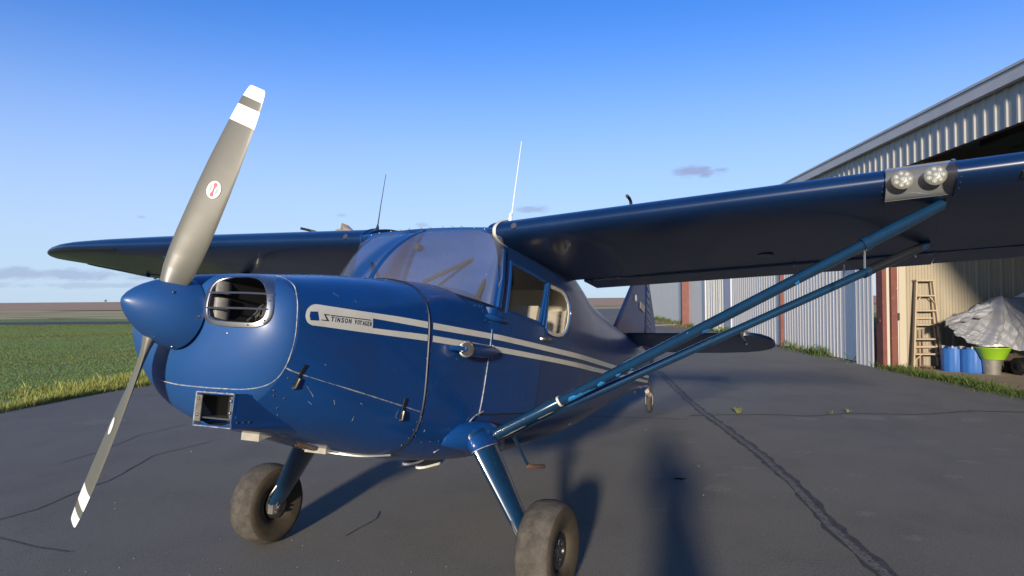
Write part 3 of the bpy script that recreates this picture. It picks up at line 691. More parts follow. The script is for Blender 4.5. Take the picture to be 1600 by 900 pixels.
for sg in(1,-1):
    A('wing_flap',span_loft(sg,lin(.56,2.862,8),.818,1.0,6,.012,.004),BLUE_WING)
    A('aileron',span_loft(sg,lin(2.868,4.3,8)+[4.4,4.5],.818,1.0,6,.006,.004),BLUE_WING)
    # root gasket round the leading edge
    P=[]
    for x,cm,t in foil_pts(0,.10,7):
        xl,zl,xt,zt,tr=wsec(sg,.49); c=xt-xl; P.append((xl+c*x-.004,sg*.492,zl+(zt-zl)*x+c*cm+c*tr*t+.004*(1 if t>0 else -1)))
    A('wing_root_gasket',tube(P,.011 if sg>0 else .006,6,r2=.004,up=(0,1,0)),RUBBER if sg>0 else BLUE)
    for y in(.62,):
        xl,zl,xt,zt,tr=wsec(sg,y); A('wing_fitting_plug',lathe([(0,.020),(.006,.018)],(xl+.002,sg*y,zl+.012),(-1,0,.25),12),STEEL)
# roof between the wings
rows=[]
for x in lin(1.90,3.4,12):
    rows.append([(x,y,station(x)[2]+.006+(0.018 if abs(y)<.3 else .010)*math.sin(PI*min(1,(x-1.9)/.6)*.5)-.02*(y/.5)**2-.002) for y in lin(-.5,.5,11)])
A('cabin_roof',slab(rows,(0,0,-.012)),BLUE)
# leading-edge slot near the starboard tip
def low_pt(sg,y,x,off=0):
    xl,zl,xt,zt,tr=wsec(sg,y); c=xt-xl; t=-5*(.2969*math.sqrt(x)-.126*x-.3516*x*x+.2843*x**3-.1036*x**4); cm=.035/.16*(.8*x-x*x) if x<.4 else .035/.36*(.2+.8*x-x*x)
    return Vector((xl+c*x,sg*y,zl+(zt-zl)*x+c*cm+c*tr*t-off))
for sg in(-1,1):
    A('wing_slot',slab([[low_pt(sg,y,.012,.003),low_pt(sg,y,.024,.003),low_pt(sg,y,.040,.003)] for y in lin(3.05,4.25,8)],(0,0,-.002)),BLACK)
    # small inspection rings and hinge brackets beneath
    for y,x in((1.9,.62),(3.4,.6)): A('inspection_ring',lathe([(0,.052),(.004,.050),(.0045,.040)],low_pt(sg,y,x,.002),(0,0,-1),20),BLUE_WING)
    for y in(.62,2.05,2.75,3.9): A('hinge_bracket',box(low_pt(sg,y,.82,.010),(.04,.010,.035)),BLUE_WING)
# ---- landing lights in the port leading edge
LENSBACK=mat('lamp_face',(.20,.19,.155),.3,var=(.15,.14,.11),vscale=40)
def cov(y):
    xl,zl,xt,zt,tr=wsec(1,y); c=xt-xl; return [(xl+c*x-.002,y,zl+(zt-zl)*x+c*cm+c*tr*t) for x,cm,t in foil_pts(0,.108,10)]
lc=A('light_cover',sheet([cov(y) for y in(2.530,2.62,2.71,2.810)]),COVER,recalc=False)
xl,zl,xt,zt,tr=wsec(1,2.67)
lb=A('light_box',G().add(slab([[(xl+.155,y,zl+z+.066*(y-2.67)) for y in(2.53,2.67,2.81)] for z in(-.066,.0,.098)],(.004,0,0))),mat('dark_light_box',(.035,.034,.032),.5),smooth=False)
for y in(2.527,2.811):
    A('light_end_rib',tube([Vector(p) for p in cov(y)],.003,6,r2=.012,up=(0,1,0)),BLUE_WING,lc)
for y in(2.602,2.735):
    c=Vector((xl+.085,y,zl+.014+.066*(y-2.67))); d=Vector((-1,.0,-.05)).normalized()
    lm=A('landing_light',lathe([(-.045,.025),(-.01,.043),(0,.047),(.004,.047),(.006,.044)],c,d,24),LENSBACK)
    for k in range(8):
        a=2*PI*k/7; q=Vector((0,0.029*cos(a),.029*sin(a))) if k<7 else Vector((0,0,0))
        A('led_lens',lathe([(.004,.0120),(.009,.0105),(.012,.005)],c+q,d,10),LENS,lm)
for y,x in((2.515,.03),(2.515,.06),(2.825,.03),(2.825,.06),(2.515,.01),(2.825,.01)): screw(low_pt(1,y,x,-.0005),(-.6,0,-.8),lc)

# ---- wing struts
def strut(name,a,b,ra,rb,chord,cuff,mats,sg):
    a=Vector(a);b=Vector(b); d=(b-a).normalized(); up=Vector((1,0,.1))
    if sg<0: a.y*=-1;b.y*=-1
    o=A(name,tube([a.lerp(b,t) for t in lin(0,1,9)],ra,14,r2=rb,up=up),mats[0])
    if cuff:
        p0=a.lerp(b,1-cuff); n=(b-a); P=[p0,p0.lerp(b,.5),p0.lerp(b,.85),b.lerp(p0,-.03)]
        A('strut_cuff',tube(P,[ra*1.13,ra*1.13,ra*1.10,ra*.75],14,r2=[rb*1.2,rb*1.2,rb*1.05,rb*.5],up=up),mats[1],o)
        A('strut_clamp',tube([p0-n*.004,p0+n*.008],ra*1.22,14,r2=rb*1.34,up=up),mats[0],o)
    return o,a,b
FB=(1.83,.612,-.505)
def patches(st,a,b,ra,rb,spec,m,name,face=(-.25,.35,.6)):
    """irregular worn spots lying on a strut: (position, length, height, angle)"""
    d=(b-a).normalized(); u=Vector((1,0,.1)); u=(u-d*u.dot(d)).normalized(); w=d.cross(u)
    for t,l,hh,ang in spec:
        n=14; pts=[]; r_=random.Random(int(t*9973))
        for k in range(n):
            q=2*PI*k/n; rr=1+r_.uniform(-.35,.3); s=t*(b-a).length+l*.5*cos(q)*rr; an=ang+hh*.5*sin(q)*rr
            pts.append(a+d*s+u*(ra*1.02*cos(an)+.0)+w*(rb*1.02*sin(an)))
        c=a+d*(t*(b-a).length)+u*(ra*1.04*cos(ang))+w*(rb*1.04*sin(ang))
        A(name,(pts+[c],[(i,(i+1)%n,n) for i in range(n)]),m,st,recalc=False)
for sg in(1,-1):
    fo,a,b=strut('front_wing_strut',FB,(2.16,2.775,.735),.045,.027,0,.155,(BLUE_STRUT,BLUE_STRUT),sg)
    ro,a2,b2=strut('rear_wing_strut',(1.90,.60,-.52),(3.00,2.785,.71),.036,.024,0,.15,(BLUE_STRUT,BLACKGLOSS),sg)
    lower=A('lower_strut_cuff',tube([a.lerp(b,t) for t in(.0,.08,.155,.160)],[.050,.049,.048,.044],14,r2=[.034,.032,.031,.027],up=Vector((1,0,.1))),BLUE_STRUT,fo)
    A('cuff_ring',tube([a.lerp(b,.158),a.lerp(b,.163)],.0485,14,r2=.0305,up=Vector((1,0,.1))),CREAM,fo)
    cl=A('strut_clip',tube([a.lerp(b,.845)+Vector((0,0,-.03)),a.lerp(b,.845)+Vector((.005,0,-.12))],.006,6),ALU,fo)
    A('strut_clip',tube([a2.lerp(b2,.80)+Vector((0,0,.03)),a2.lerp(b2,.80)+Vector((0,0,.10))],.006,6),ALU,ro)
    if sg>0:
        patches(fo,a,b,.045,.027,[(.205,.13,1.1,2.05),(.232,.06,.8,1.9),(.258,.05,.9,2.3),(.19,.05,.9,2.5),(.30,.03,.6,2.3),(.33,.022,.6,2.0),(.50,.05,.9,1.9),(.70,.028,.9,2.2),(.955,.07,.6,1.75)],BRIGHT,'worn_paint_spot')
        patches(fo,a,b,.051,.034,[(.045,.16,.5,1.85),(.120,.10,.45,1.85)],CREAM,'worn_paint_spot')
# ---- landing gear
def gear(s):
    T=Vector((1.735,s*.585,-.555)); Bt=Vector((1.765,s*.872,-1.035))
    leg=A('landing_gear_leg',tube([T.lerp(Bt,t) for t in(-.12,0,.3,.6,.9,1.0)],[.118,.118,.105,.088,.074,.066],18,r2=[.052,.052,.048,.041,.035,.031],up=Vector((1,0,.05))),BLUE_STRUT)
    A('leg_cuff',tube([T.lerp(Bt,t) for t in(-.14,-.02,.03,.045)],[.100,.132,.126,.122],24,r2=[.045,.066,.058,.054],up=Vector((1,0,.05)),cap=True),BLUE,leg)
    A('cuff_edge',tube([T.lerp(Bt,t) for t in(.044,.052)],.124,18,r2=.055,up=Vector((1,0,.05))),CHIP,leg)
    A('leg_foot',tube([T.lerp(Bt,.985),Bt+Vector((.02,s*.045,-.022))],.035,10,r2=.028),CREAM,leg)
    A('brake_line',tube(smooth_path([T.lerp(Bt,.72)+Vector((-.07,0,.0)),T.lerp(Bt,.9)+Vector((-.09,0,-.0)),Bt+Vector((-.02,s*.03,.03))]),.006,6),STEEL,leg)
    # fairing where leg and struts meet the fuselage
    fp=smooth_path([(1.50,s*.46,-.52),(1.60,s*.50,-.515),(1.71,s*.53,-.515),(1.83,s*.565,-.52),(2.0,s*.53,-.55),(2.25,s*.45,-.60)],6); fr=[.014+.068*math.sin(PI*min(1,.08+.92*k/(len(fp)-1)))**.8 for k in range(len(fp))]
    f=A('gear_fairing',tube(fp,fr,28,r2=[r_*.72 for r_ in fr]),BLUE,angle=80)
    A('fairing_edge',tube(smooth_path([on_side(1.50,-.60,.003,s),on_side(1.60,-.50,.006,s),on_side(1.70,-.415,.010,s),on_side(1.80,-.385,.01,s)]),.004,6),CHIP,f)
    c=Vector((1.787,s*.967,-1.054)); ax_=(0,s,0)
    wh=A('wheel',lathe([(-.062,.060),(-.062,.090),(-.05,.094),(.05,.094),(.064,.090),(.064,.060),(.030,.052),(.030,.02)],c,ax_,28),BLACKGLOSS)
    prof=[(-.055,.092),(-.070,.100),(-.084,.122),(-.092,.155),(-.096,.188),(-.095,.206),(-.086,.222),(-.074,.234),(-.045,.244),(0,.2485),(.045,.244),(.074,.234),(.086,.222),(.095,.206),(.096,.188),(.092,.155),(.084,.122),(.070,.100),(.055,.092)]
    V,F=lathe(prof,c,ax_,56,cap=False); fm=[]
    for i in range(len(prof)-1):
        fm+=[0 if 6<=i<=11 else 1]*56
    A('tyre',(V,F),[TYRE,TYRESIDE],wh,fm=fm)
    A('hub',lathe([(.030,.050),(.048,.040),(.060,.026),(.066,.010)],c,ax_,20),STEEL,wh)
    for k in range(6):
        a=2*PI*k/6+.3; d=Vector((cos(a),0,sin(a))); A('wheel_spoke',tube_rect([c+d*.030+Vector((0,s*.052,0)),c+d*.086+Vector((0,s*.058,0))],.018,.010,(0,1,0)),STEEL,wh)
    # brake on the inner side
    A('brake_disc',lathe([(-.078,.085),(-.070,.085),(-.070,.03)],c,ax_,24),STEEL,wh)
    bc=A('brake_caliper',box(c+Vector((-.045,-s*.095,.01)),(.05,.045,.115)),SOOT,wh)
    for k in range(4): A('caliper_bolt',lathe([(0,.008),(.016,.007)],c+Vector((-.045+.012*(k%2),-s*.117,-.035+.027*k)),(0,-s,0),8),ALU,wh)
    A('axle',tube([Bt+Vector((.01,0,-.02)),c],.024,10),STEEL,wh)
gear(1); gear(-1)
# boarding step
stp=A('boarding_step',tube([(2.03,.60,-.50),(2.075,.60,-.525),(2.305,.60,-.712)],.010,8),BLUE_STRUT)
A('step_tread',tube([(2.295,.60,-.712),(2.34,.62,-.722),(2.55,.60,-.738)],.014,8),RUST,stp)

# ---- tail
fin_o=[(5.60,.42),(5.78,.46),(6.10,.75),(6.43,1.045),(6.62,1.22),(6.76,1.30),(6.90,1.335),(7.00,1.335),(7.012,.33),(6.4,.36)]
rud_o=[(7.035,1.33),(7.12,1.31),(7.19,1.25),(7.24,1.165),(7.36,1.00),(7.49,.82),(7.62,.62),(7.66,.45),(7.63,.25),(7.52,.05),(7.40,-.06),(7.32,-.06),(7.035,.30)]
def plate(poly,t,edge):
    n=len(poly); cx_=sum(p[0] for p in poly)/n; cz=sum(p[1] for p in poly)/n; V=[];
    R0=[(x,z) for x,z in poly]; R1=[(cx_+(x-cx_)*edge,cz+(z-cz)*edge) for x,z in poly]
    for ring_,y in((R1,t),(R0,.012),(R0,-.012),(R1,-t)): V+=[(x,y,z) for x,z in ring_]
    F=[tuple(range(n)),tuple(range(3*n,4*n))[::-1]]
    for r in range(3): F+=[(r*n+i,r*n+(i+1)%n,(r+1)*n+(i+1)%n,(r+1)*n+i) for i in range(n)]
    return V,F
# fin as a symmetric foil: LE to hinge line
def fin_loft():
    LEx=ztab([(.30,5.40),(.458,5.775),(1.045,6.43),(1.20,6.60),(1.29,6.74),(1.33,6.90)]); V=[];F=[]; zs=lin(.28,1.2,12)+[1.25,1.29,1.32,1.335]; k=18
    for z in zs:
        a=LEx(z); b=7.015
        for j in range(k):
            q=2*PI*j/k; u=.5*(1-cos(q)) ; t=.050*(1-.55*max(0,(z-.9)/.45))*math.sqrt(max(0,u))*1.0*(1-.25*u)
            V.append((a+(b-a)*u,(t if q<PI else -t),z))
    for i in range(len(zs)-1):
        for j in range(k): F.append((i*k+j,i*k+(j+1)%k,(i+1)*k+(j+1)%k,(i+1)*k+j))
    F+=[tuple(range(k)),tuple(range((len(zs)-1)*k,len(zs)*k))]; return V,F
fin=A('tail_fin',fin_loft(),BLUE_FABRIC)
rud=A('rudder',plate(rud_o,.030,.86),BLUE_FABRIC,angle=20)
TEx=ztab([(-.06,7.36),(.05,7.52),(.25,7.63),(.45,7.66),(.62,7.62),(.82,7.49),(1.0,7.36),(1.165,7.24),(1.30,7.14)])
for z in lin(.50,1.28,9):
    for s in(1,-1): A('rudder_rib',tube([(7.06,s*.030,z+.035),((7.06+TEx(z))/2,s*.031,z-.01),(TEx(z)-.05,s*.016,z-.05)],.012,6,r2=.006),BLACKGLOSS,rud)
A('fin_emblem',lathe([(0,.042),(.002,.042)],(6.55,.040,.90),(0,1,0),20),WHITE,fin)
A('fin_plate',box((6.83,.047,.82),(.22,.003,.085),Matrix.Rotation(.16,3,'Y')),SHEET,fin)
def tail_half(s):
    # LE points / hinge / TE in the tilted tail plane: chord parameter c 0..1 over x 6.20..7.25, dropping .155
    def P(x,y,t=0): return (x,s*y,.440-(x-6.2)*.148+.035*(y-.08)+t)
    ys=lin(.04,1.30,9); V=[];F=[];k=16
    for y in ys:
        x0=6.20+.11*(y-.04)/1.3; x1=6.78
        for j in range(k):
            q=2*PI*j/k; u=.5*(1-cos(q)); t=.042*math.sqrt(u)*(1-.3*u); V.append(P(x0+(x1-x0)*u,y,t if q<PI else -t))
    for i in range(len(ys)-1):
        for j in range(k): F.append((i*k+j,i*k+(j+1)%k,(i+1)*k+(j+1)%k,(i+1)*k+j))
    F+=[tuple(range(k)),tuple(range((len(ys)-1)*k,len(ys)*k))]
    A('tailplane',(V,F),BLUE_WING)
    o=[(6.80,.10),(6.80,1.315),(6.36,1.325),(6.37,1.40),(6.45,1.50),(6.60,1.58),(6.78,1.62),(6.93,1.615),(7.07,1.55),(7.18,1.42),(7.24,1.25),(7.26,1.0),(7.25,.5),(7.16,.22),(7.05,.14)]
    if s>0: pass
    n=len(o); V=[P(x,y,.018) for x,y in o]+[P(x,y,-.018) for x,y in o]
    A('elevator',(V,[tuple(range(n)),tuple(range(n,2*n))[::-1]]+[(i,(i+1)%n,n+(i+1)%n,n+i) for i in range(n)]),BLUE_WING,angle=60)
    A('elevator_horn_tip',tube([P(6.44,1.325,.0),P(6.30,1.318,.0)],.006,6),ALU)
tail_half(1); tail_half(-1)
# tailwheel
tc=Vector((7.475,0,-.395))
tw=A('tailwheel',lathe([(-.028,.06),(-.032,.085),(-.022,.102),(0,.107),(.022,.102),(.032,.085),(.028,.06)],tc,(.12,1,0),24),[TYRE],label=None)
A('tailwheel_rim',lathe([(-.034,.058),(-.030,.02),(.030,.02),(.034,.058)],tc,(.12,1,0),18),SHEET,tw)
for s in(1,-1): A('tailwheel_fork',tube_rect([tc+Vector((0,s*.045,0)),tc+Vector((-.02,s*.046,.10)),tc+Vector((-.08,s*.030,.135))],.035,.008,(0,1,0)),SHEET,tw)
A('fork_head',tube([tc+Vector((-.02,0,.115)),tc+Vector((-.14,0,.165))],.030,10),SHEET,tw)
A('tailwheel_pivot',tube([tc+Vector((-.09,0,.12)),tc+Vector((-.115,0,.245))],.024,10),RUST,tw)
A('tailwheel_spring',tube_rect([(6.95,0,-.185),(7.20,0,-.175),tc+Vector((-.11,0,.235))],.045,.014,(0,0,1)),STEEL)
A('tail_spring',tube([(7.30,.03,-.10),(7.42,.04,-.24)],.011,8),ALU)
A('tail_tie_ring',tube([Vector((6.75,0,-.22))+Vector((.035*cos(a),0,.03*sin(a)-.02)) for a in lin(0,2*PI,13)],.006,6),STEEL)
# ---- antennas, vents, cover on the wing
an=A('whip_antenna',tube([(2.29,.40,.80),(2.33,.40,1.05),(2.39,.40,1.40)],[.0045,.0032,.002],6),WHITE); A('antenna_base',lathe([(-.02,.030),(0,.028),(.04,.016),(.10,.007)],(2.28,.40,.775),(0.05,0,1),12),WHITE,an)
an=A('whip_antenna',tube([(2.25,-.64,.80),(2.27,-.64,1.0),(2.30,-.64,1.235)],[.005,.003,.002],6),BLACK); A('antenna_base',lathe([(-.03,.028),(.02,.02),(.08,.005)],(2.25,-.64,.77),(0.05,0,1),10),BLACK,an)
A('fuel_vent',tube(smooth_path([(2.40,1.17,.83),(2.40,1.17,.91),(2.37,1.17,.935),(2.31,1.17,.940)]),.010,8),BLACK)
A('fuel_vent',tube(smooth_path([(2.36,-1.30,.78),(2.36,-1.30,.845),(2.33,-1.34,.86),(2.27,-1.38,.866)]),.010,8),BLACK)

V=[];F=[]; nn=26; cr=random.Random(8)
prof_=[(0,.115,.0),(.012,.11,.01),(.03,.085,.02),(.05,.055,.04),(.075,.034,.06),(.085,.006,.062)]
for h_,r_,o_ in prof_:
    for k in range(nn):
        a=2*PI*k/nn; w_=1+.22*sin(3*a+40*h_)+.12*sin(7*a+25*h_)
        V.append((2.40+r_*.8*w_*cos(a)+.02*sin(5*a),-1.05-o_*.6+r_*1.05*w_*sin(a),.825+h_*(.75+.35*sin(a+.6))))
for i in range(len(prof_)-1):
    for k in range(nn): F.append((i*nn+k,i*nn+(k+1)%nn,(i+1)*nn+(k+1)%nn,(i+1)*nn+k))
F+=[tuple(range(nn)),tuple(range((len(prof_)-1)*nn,len(prof_)*nn))]
cv=obj('canvas_cover',([loc(p) for p in V],[f[::-1] for f in F]),CLOTH,None,angle=50); cv.matrix_world=plane.matrix_world.copy(); tag(cv,'crumpled tan canvas lying on top of the airplane wing left of the black antenna','cover')

# ================================================================== GROUND
def gmat(name,cols,scales,rough=.95,bump=.3,bscale=120.,stretch=(1,1,1),spec=.2):
    """ground: base colour with three noises mixed over it"""
    m=bpy.data.materials.new(name); m.use_nodes=True; nt=m.node_tree; N=nt.nodes.new; L=nt.links.new; b=nt.nodes['Principled BSDF']
    b.inputs['Roughness'].default_value=rough; b.inputs['Specular IOR Level'].default_value=spec
    tc=N('ShaderNodeTexCoord'); mp=N('ShaderNodeMapping'); mp.inputs['Scale'].default_value=stretch; L(tc.outputs['Object'],mp.inputs[0])
    c=None
    for k,(col,sc) in enumerate(zip(cols[1:],scales)):
        n=N('ShaderNodeTexNoise'); L(mp.outputs[0],n.inputs['Vector']); n.inputs['Scale'].default_value=sc[0]; n.inputs['Detail'].default_value=8; n.inputs['Roughness'].default_value=.62
        r=N('ShaderNodeMapRange'); L(n.outputs[0],r.inputs[0]); r.inputs[1].default_value=sc[1]; r.inputs[2].default_value=sc[2]; r.inputs[4].default_value=sc[3]
        x=N('ShaderNodeMix'); x.data_type='RGBA'; L(r.outputs[0],x.inputs[0])
        if c is None: x.inputs[6].default_value=(*cols[0],1)
        else: L(c,x.inputs[6])
        x.inputs[7].default_value=(*col,1); c=x.outputs[2]
    L(c,b.inputs['Base Color'])
    if bump:
        n=N('ShaderNodeTexNoise'); L(tc.outputs['Object'],n.inputs['Vector']); n.inputs['Scale'].default_value=bscale; n.inputs['Detail'].default_value=3
        bp=N('ShaderNodeBump'); bp.inputs['Strength'].default_value=bump; bp.inputs['Distance'].default_value=.01; L(n.outputs[0],bp.inputs['Height']); L(bp.outputs[0],b.inputs['Normal'])
    return m
ASPH=gmat('weathered_asphalt',[(.158,.152,.132),(.184,.176,.152),(.130,.126,.112),(.23,.22,.19),(.30,.29,.25),(.055,.053,.048)],[(.55,.35,.7,1),(1.6,.48,.72,.8),(3.2,.64,.74,.4),(130,.52,.70,.85),(95,.54,.68,.85)],rough=.88,bump=.4,bscale=210,stretch=(1,.75,1))
TAXI=gmat('far_taxiway_asphalt',[(.075,.075,.08),(.09,.09,.09)],[(.3,.4,.7,1)],bump=0)
FIELD=gmat('short_field_grass',[(.17,.245,.07),(.22,.25,.09),(.13,.205,.06),(.25,.25,.12)],[(.09,.40,.62,.9),(.35,.45,.7,.8),(2.5,.55,.75,.6)],bump=.6,bscale=25,stretch=(.35,1,1))
FAR=gmat('dry_far_field',[(.50,.42,.20),(.36,.35,.14),(.53,.43,.23)],[(.02,.42,.6,.8),(.06,.5,.7,.8)],bump=0,stretch=(.12,1,1))
TILL=gmat('tilled_brown_field',[(.47,.30,.18),(.50,.35,.21),(.40,.25,.155)],[(.004,.4,.65,.9),(.012,.5,.7,.7)],bump=0,stretch=(.10,1,1))
DIRT=gmat('tan_dirt',[(.27,.21,.14),(.33,.27,.19),(.20,.155,.105)],[(1.2,.4,.7,1),(5,.5,.7,.7)],bump=.5,bscale=60)
TAR=gmat('crack_tar',[(.058,.057,.056),(.10,.098,.094)],[(14,.4,.7,1)],bump=.8,bscale=60,rough=.7)
GREYFILL=gmat('worn_grey_filler',[(.15,.15,.145),(.09,.09,.09),(.24,.235,.22)],[(18,.45,.6,1),(40,.55,.7,.9)],bump=1,bscale=60)
def poly(name,pts,z,m,kind='structure'):
    bm=bmesh.new(); bm.faces.new([bm.verts.new((x,y,z)) for x,y in pts]); bmesh.ops.triangulate(bm,faces=bm.faces[:]); me=bpy.data.meshes.new(name); bm.to_mesh(me); bm.free(); me.materials.append(m)
    if me.polygons[0].normal.z<0: me.flip_normals()
    o=bpy.data.objects.new(name,me); COL.objects.link(o); o['kind']=kind; return o
poly('ground',[(-9000,-400),(9000,-400),(9000,14000),(-9000,14000)],-.030,TILL)
jr=random.Random(31)
def ragged(x0,x1,y,n,j): return [(x0+(x1-x0)*k/n,y+jr.uniform(-j,j)) for k in range(n+1)]
poly('dry_field',[(-800,40),(900,40)]+ragged(900,-800,124,160,7),-.022,FAR)
poly('grass_field',[(-500,-60),(60,-60),(60,58),(14,66)]+ragged(-4,-140,64,60,2.2)+[(-500,64)],-.014,FIELD)
for k in range(16):
    x=jr.uniform(-150,0); y=jr.uniform(70,115); l=jr.uniform(8,40); poly('scrub_patch',ragged(x,x+l,y,9,1.5)+ragged(x+l,x,y+jr.uniform(2,6),9,1.5),-.018,jr.choice((FIELD,FIELD,TILL)))
# apron: left edge, round the far end, back along the hangars
EDGE=[(-8.0,-30),(-7.7,-4),(-7.45,4),(-7.25,9.6),(-7.05,11.4),(-6.6,13),(-5.9,16),(-4.6,21),(-2.4,29),(.8,38),(4.9,46),(6.6,52),(7.6,60),(8.6,70)]
erng=random.Random(3); EDGEJ=[]
for (x0,y0),(x1,y1) in zip(EDGE,EDGE[1:]):
    n=max(2,int(math.hypot(x1-x0,y1-y0)/.22)) if y0<25 and y1>2 else 3
    for k in range(n): t=k/n; EDGEJ.append((x0+(x1-x0)*t+erng.uniform(-.05,.05),y0+(y1-y0)*t))
poly('apron',EDGEJ+[(9.5,95),(22,95),(16,-30)],0.0,ASPH)
poly('taxiway',[(-400,46.5),(-60,46.0)]+ragged(-58,-8,46.6,40,.45)+[(-6,47.5),(9.2,62),(9.3,72),(-4,56.0)]+ragged(-6,-58,53.6,40,.6)+[(-60,53.5),(-400,54)],-.006,TAXI)
# hangar line: s along the facade from the door jamb, t into the building
HE=Vector((.07,1,0)).normalized(); HN=Vector((HE.y,-HE.x,0)); HP=Vector((7.845,14.55,0))
def H(s,t,z=0): return HP+HE*s+HN*t+Vector((0,0,z))
def Hxy(s,t): v=H(s,t); return (v.x,v.y)
poly('hangar_floor',[Hxy(-30,-.02),Hxy(.2,-.02),Hxy(.2,13),Hxy(-30,13)],.004,DIRT)

def crack(name,pts,w,m,z=.004,seed=1,jit=.5,step=.06,kind='structure'):
    r=random.Random(seed); P=[]
    for (x0,y0),(x1,y1) in zip(pts,pts[1:]):
        n=max(2,int(math.hypot(x1-x0,y1-y0)/step))
        for k in range(n): t=k/n; P.append(Vector((x0+(x1-x0)*t,y0+(y1-y0)*t,0)))
    P.append(Vector((*pts[-1],0))); V=[];F=[]; off=0
    for i,p in enumerate(P):
        d=(P[min(i+1,len(P)-1)]-P[max(i-1,0)]).normalized(); s=Vector((-d.y,d.x,0)); off=off*.85+r.uniform(-1,1)*jit*w
        a=w*.5*(1+r.uniform(-.3,.3)); b=w*.5*(1+r.uniform(-.3,.3)); V+=[p+s*(off+a)+Vector((0,0,z)),p+s*(off-b)+Vector((0,0,z))]
    for i in range(len(P)-1): F.append((2*i,2*i+1,2*i+3,2*i+2))
    return obj(name,(V,F),m,kind=kind,smooth=False,recalc=False)
def gp(u,v):     # photo pixel -> ground point
    du,dv=u-800,v-450; c,s=cos(ROLL),sin(ROLL); d=cam_dir((du*c-dv*s)/1067,1,-(du*s+dv*c)/1067); t=-CAM_H/d.z; return (d.x*t,d.y*t)
JL=[gp(1030,580),gp(1075,625),gp(1190,712),gp(1240,757),gp(1300,825),gp(1385,899)]; a=Vector(JL[-1]); b=Vector(JL[-2]); JL.append(tuple(a+(a-b)*3))
crack('pavement_joint',JL,.125,TAR,.003,1,.05,.10); crack('pavement_joint_filler',[(x-.012,y) for x,y in JL],.055,GREYFILL,.006,2,.10,.07)
crack('pavement_crack',[gp(1078,650),gp(1150,648),gp(1260,650),gp(1330,646),gp(1430,648),gp(1520,643),gp(1640,645)],.045,TAR,.004,5,.5,.08)
crack('pavement_crack',[gp(900,651),gp(960,652),gp(1075,655)],.03,TAR,.004,6,.5)
crack('pavement_crack',[gp(-60,828),gp(0,812),gp(60,795),gp(135,763),gp(170,752),gp(240,712),gp(330,690)],.011,TAR,.004,7,.4,.05)
crack('pavement_crack',[gp(-20,838),gp(28,848),gp(60,857),gp(110,864)],.008,TAR,.004,8,.4,.04)
crack('pavement_crack',[gp(95,724),gp(150,708),gp(220,680),gp(290,664)],.010,TAR,.004,9,.5,.05)
crack('pavement_crack',[gp(225,618),gp(290,616),gp(360,622)],.03,TAR,.004,10,.5,.06)
crack('pavement_crack',[gp(540,838),gp(560,826),gp(585,812),gp(592,800)],.010,TAR,.004,11,.5,.04)
# pale scuffs where the surface has worn
SCUFF=gmat('pale_scuff',[(.215,.208,.18),(.165,.158,.138)],[(26,.42,.58,1)],bump=.4,bscale=90)
sr=random.Random(12)
for u,v,w in((1058,671,.10),(1076,691,.13),(1053,711,.11),(1163,731,.16),(1127,742,.10),(1030,745,.15),(1060,750,.12),(1118,763,.16),(1105,796,.12),(1062,748,.10),(1188,702,.10),(1300,764,.14),(1338,743,.13),(1352,803,.14),(1490,745,.14),(1566,703,.13),(1518,722,.16),(1580,682,.12),(1450,691,.2),(1424,653,.25),(1520,656,.25),(1260,655,.2),(1430,842,.12),(1030,797,.10),(985,796,.09),(1255,707,.12),(268,775,.05),(155,660,.4),(150,745,.1),(1350,653,.3)):
    x,y=gp(u,v); n=18; pts=[]; ell=w*sr.uniform(.28,.42)*(1.0+y/10)
    for k in range(n): q=2*PI*k/n; rr=1+sr.uniform(-.4,.25); pts.append((x+w*.5*cos(q)*rr*(1+y/14),y+ell*sin(q)*rr))
    V=[(px,py,.0025) for px,py in pts]+[(x,y,.0025)]; obj('scuff_mark',(V,[(k,(k+1)%n,n) for k in range(n)]),SCUFF,kind='structure',smooth=False,recalc=False)
# painted line across the far apron
poly('apron_line',[gp(1018,508),gp(1082,505.4),gp(1082,506.8),gp(1018,509.6)],.005,WHITE)
# loose stones
STONE=mat('pale_stone',(.22,.21,.19),.9)
V=[];F=[]
for k in range(150):
    u,v=sr.uniform(-40,1640),470+sr.random()**.7*440
    if v<560: continue
    x,y=gp(u,v); 
    if x<-6.9 or x>7: continue
    r=sr.uniform(.0015,.0035)*(1+.12*y) if k>5 else .009; o=len(V)
    V+=[(x+r,y,.001),(x-r*.6,y+r,.001),(x-r*.6,y-r,.001),(x+sr.uniform(-r,r)*.3,y,r*1.2)]; F+=[(o,o+1,o+3),(o+1,o+2,o+3),(o+2,o,o+3)]
obj('loose_gravel',(V,F),STONE,kind='stuff',smooth=False,recalc=False)

# ---- grass
def gmat_blade(name,c1,c2,c3):
    m=bpy.data.materials.new(name); m.use_nodes=True; nt=m.node_tree; N=nt.nodes.new; L=nt.links.new; b=nt.nodes['Principled BSDF']
    g=N('ShaderNodeNewGeometry'); cr=N('ShaderNodeValToRGB'); e=cr.color_ramp.elements; e[0].color=(*c1,1); e[1].color=(*c3,1); e[1].position=.95; q=e.new(.5); q.color=(*c2,1)
    L(g.outputs['Random Per Island'],cr.inputs[0]); L(cr.outputs[0],b.inputs['Base Color']); b.inputs['Roughness'].default_value=.7; b.inputs['Specular IOR Level'].default_value=.2
    t=N('ShaderNodeBsdfTranslucent'); L(cr.outputs[0],t.inputs[0]); mx=N('ShaderNodeMixShader'); mx.inputs[0].default_value=.3; o=nt.nodes['Material Output']; L(b.outputs[0],mx.inputs[1]); L(t.outputs[0],mx.inputs[2]); L(mx.outputs[0],o.inputs[0])
    return m
GR_EDGE=gmat_blade('edge_grass',(.21,.26,.045),(.30,.32,.065),(.37,.34,.14))
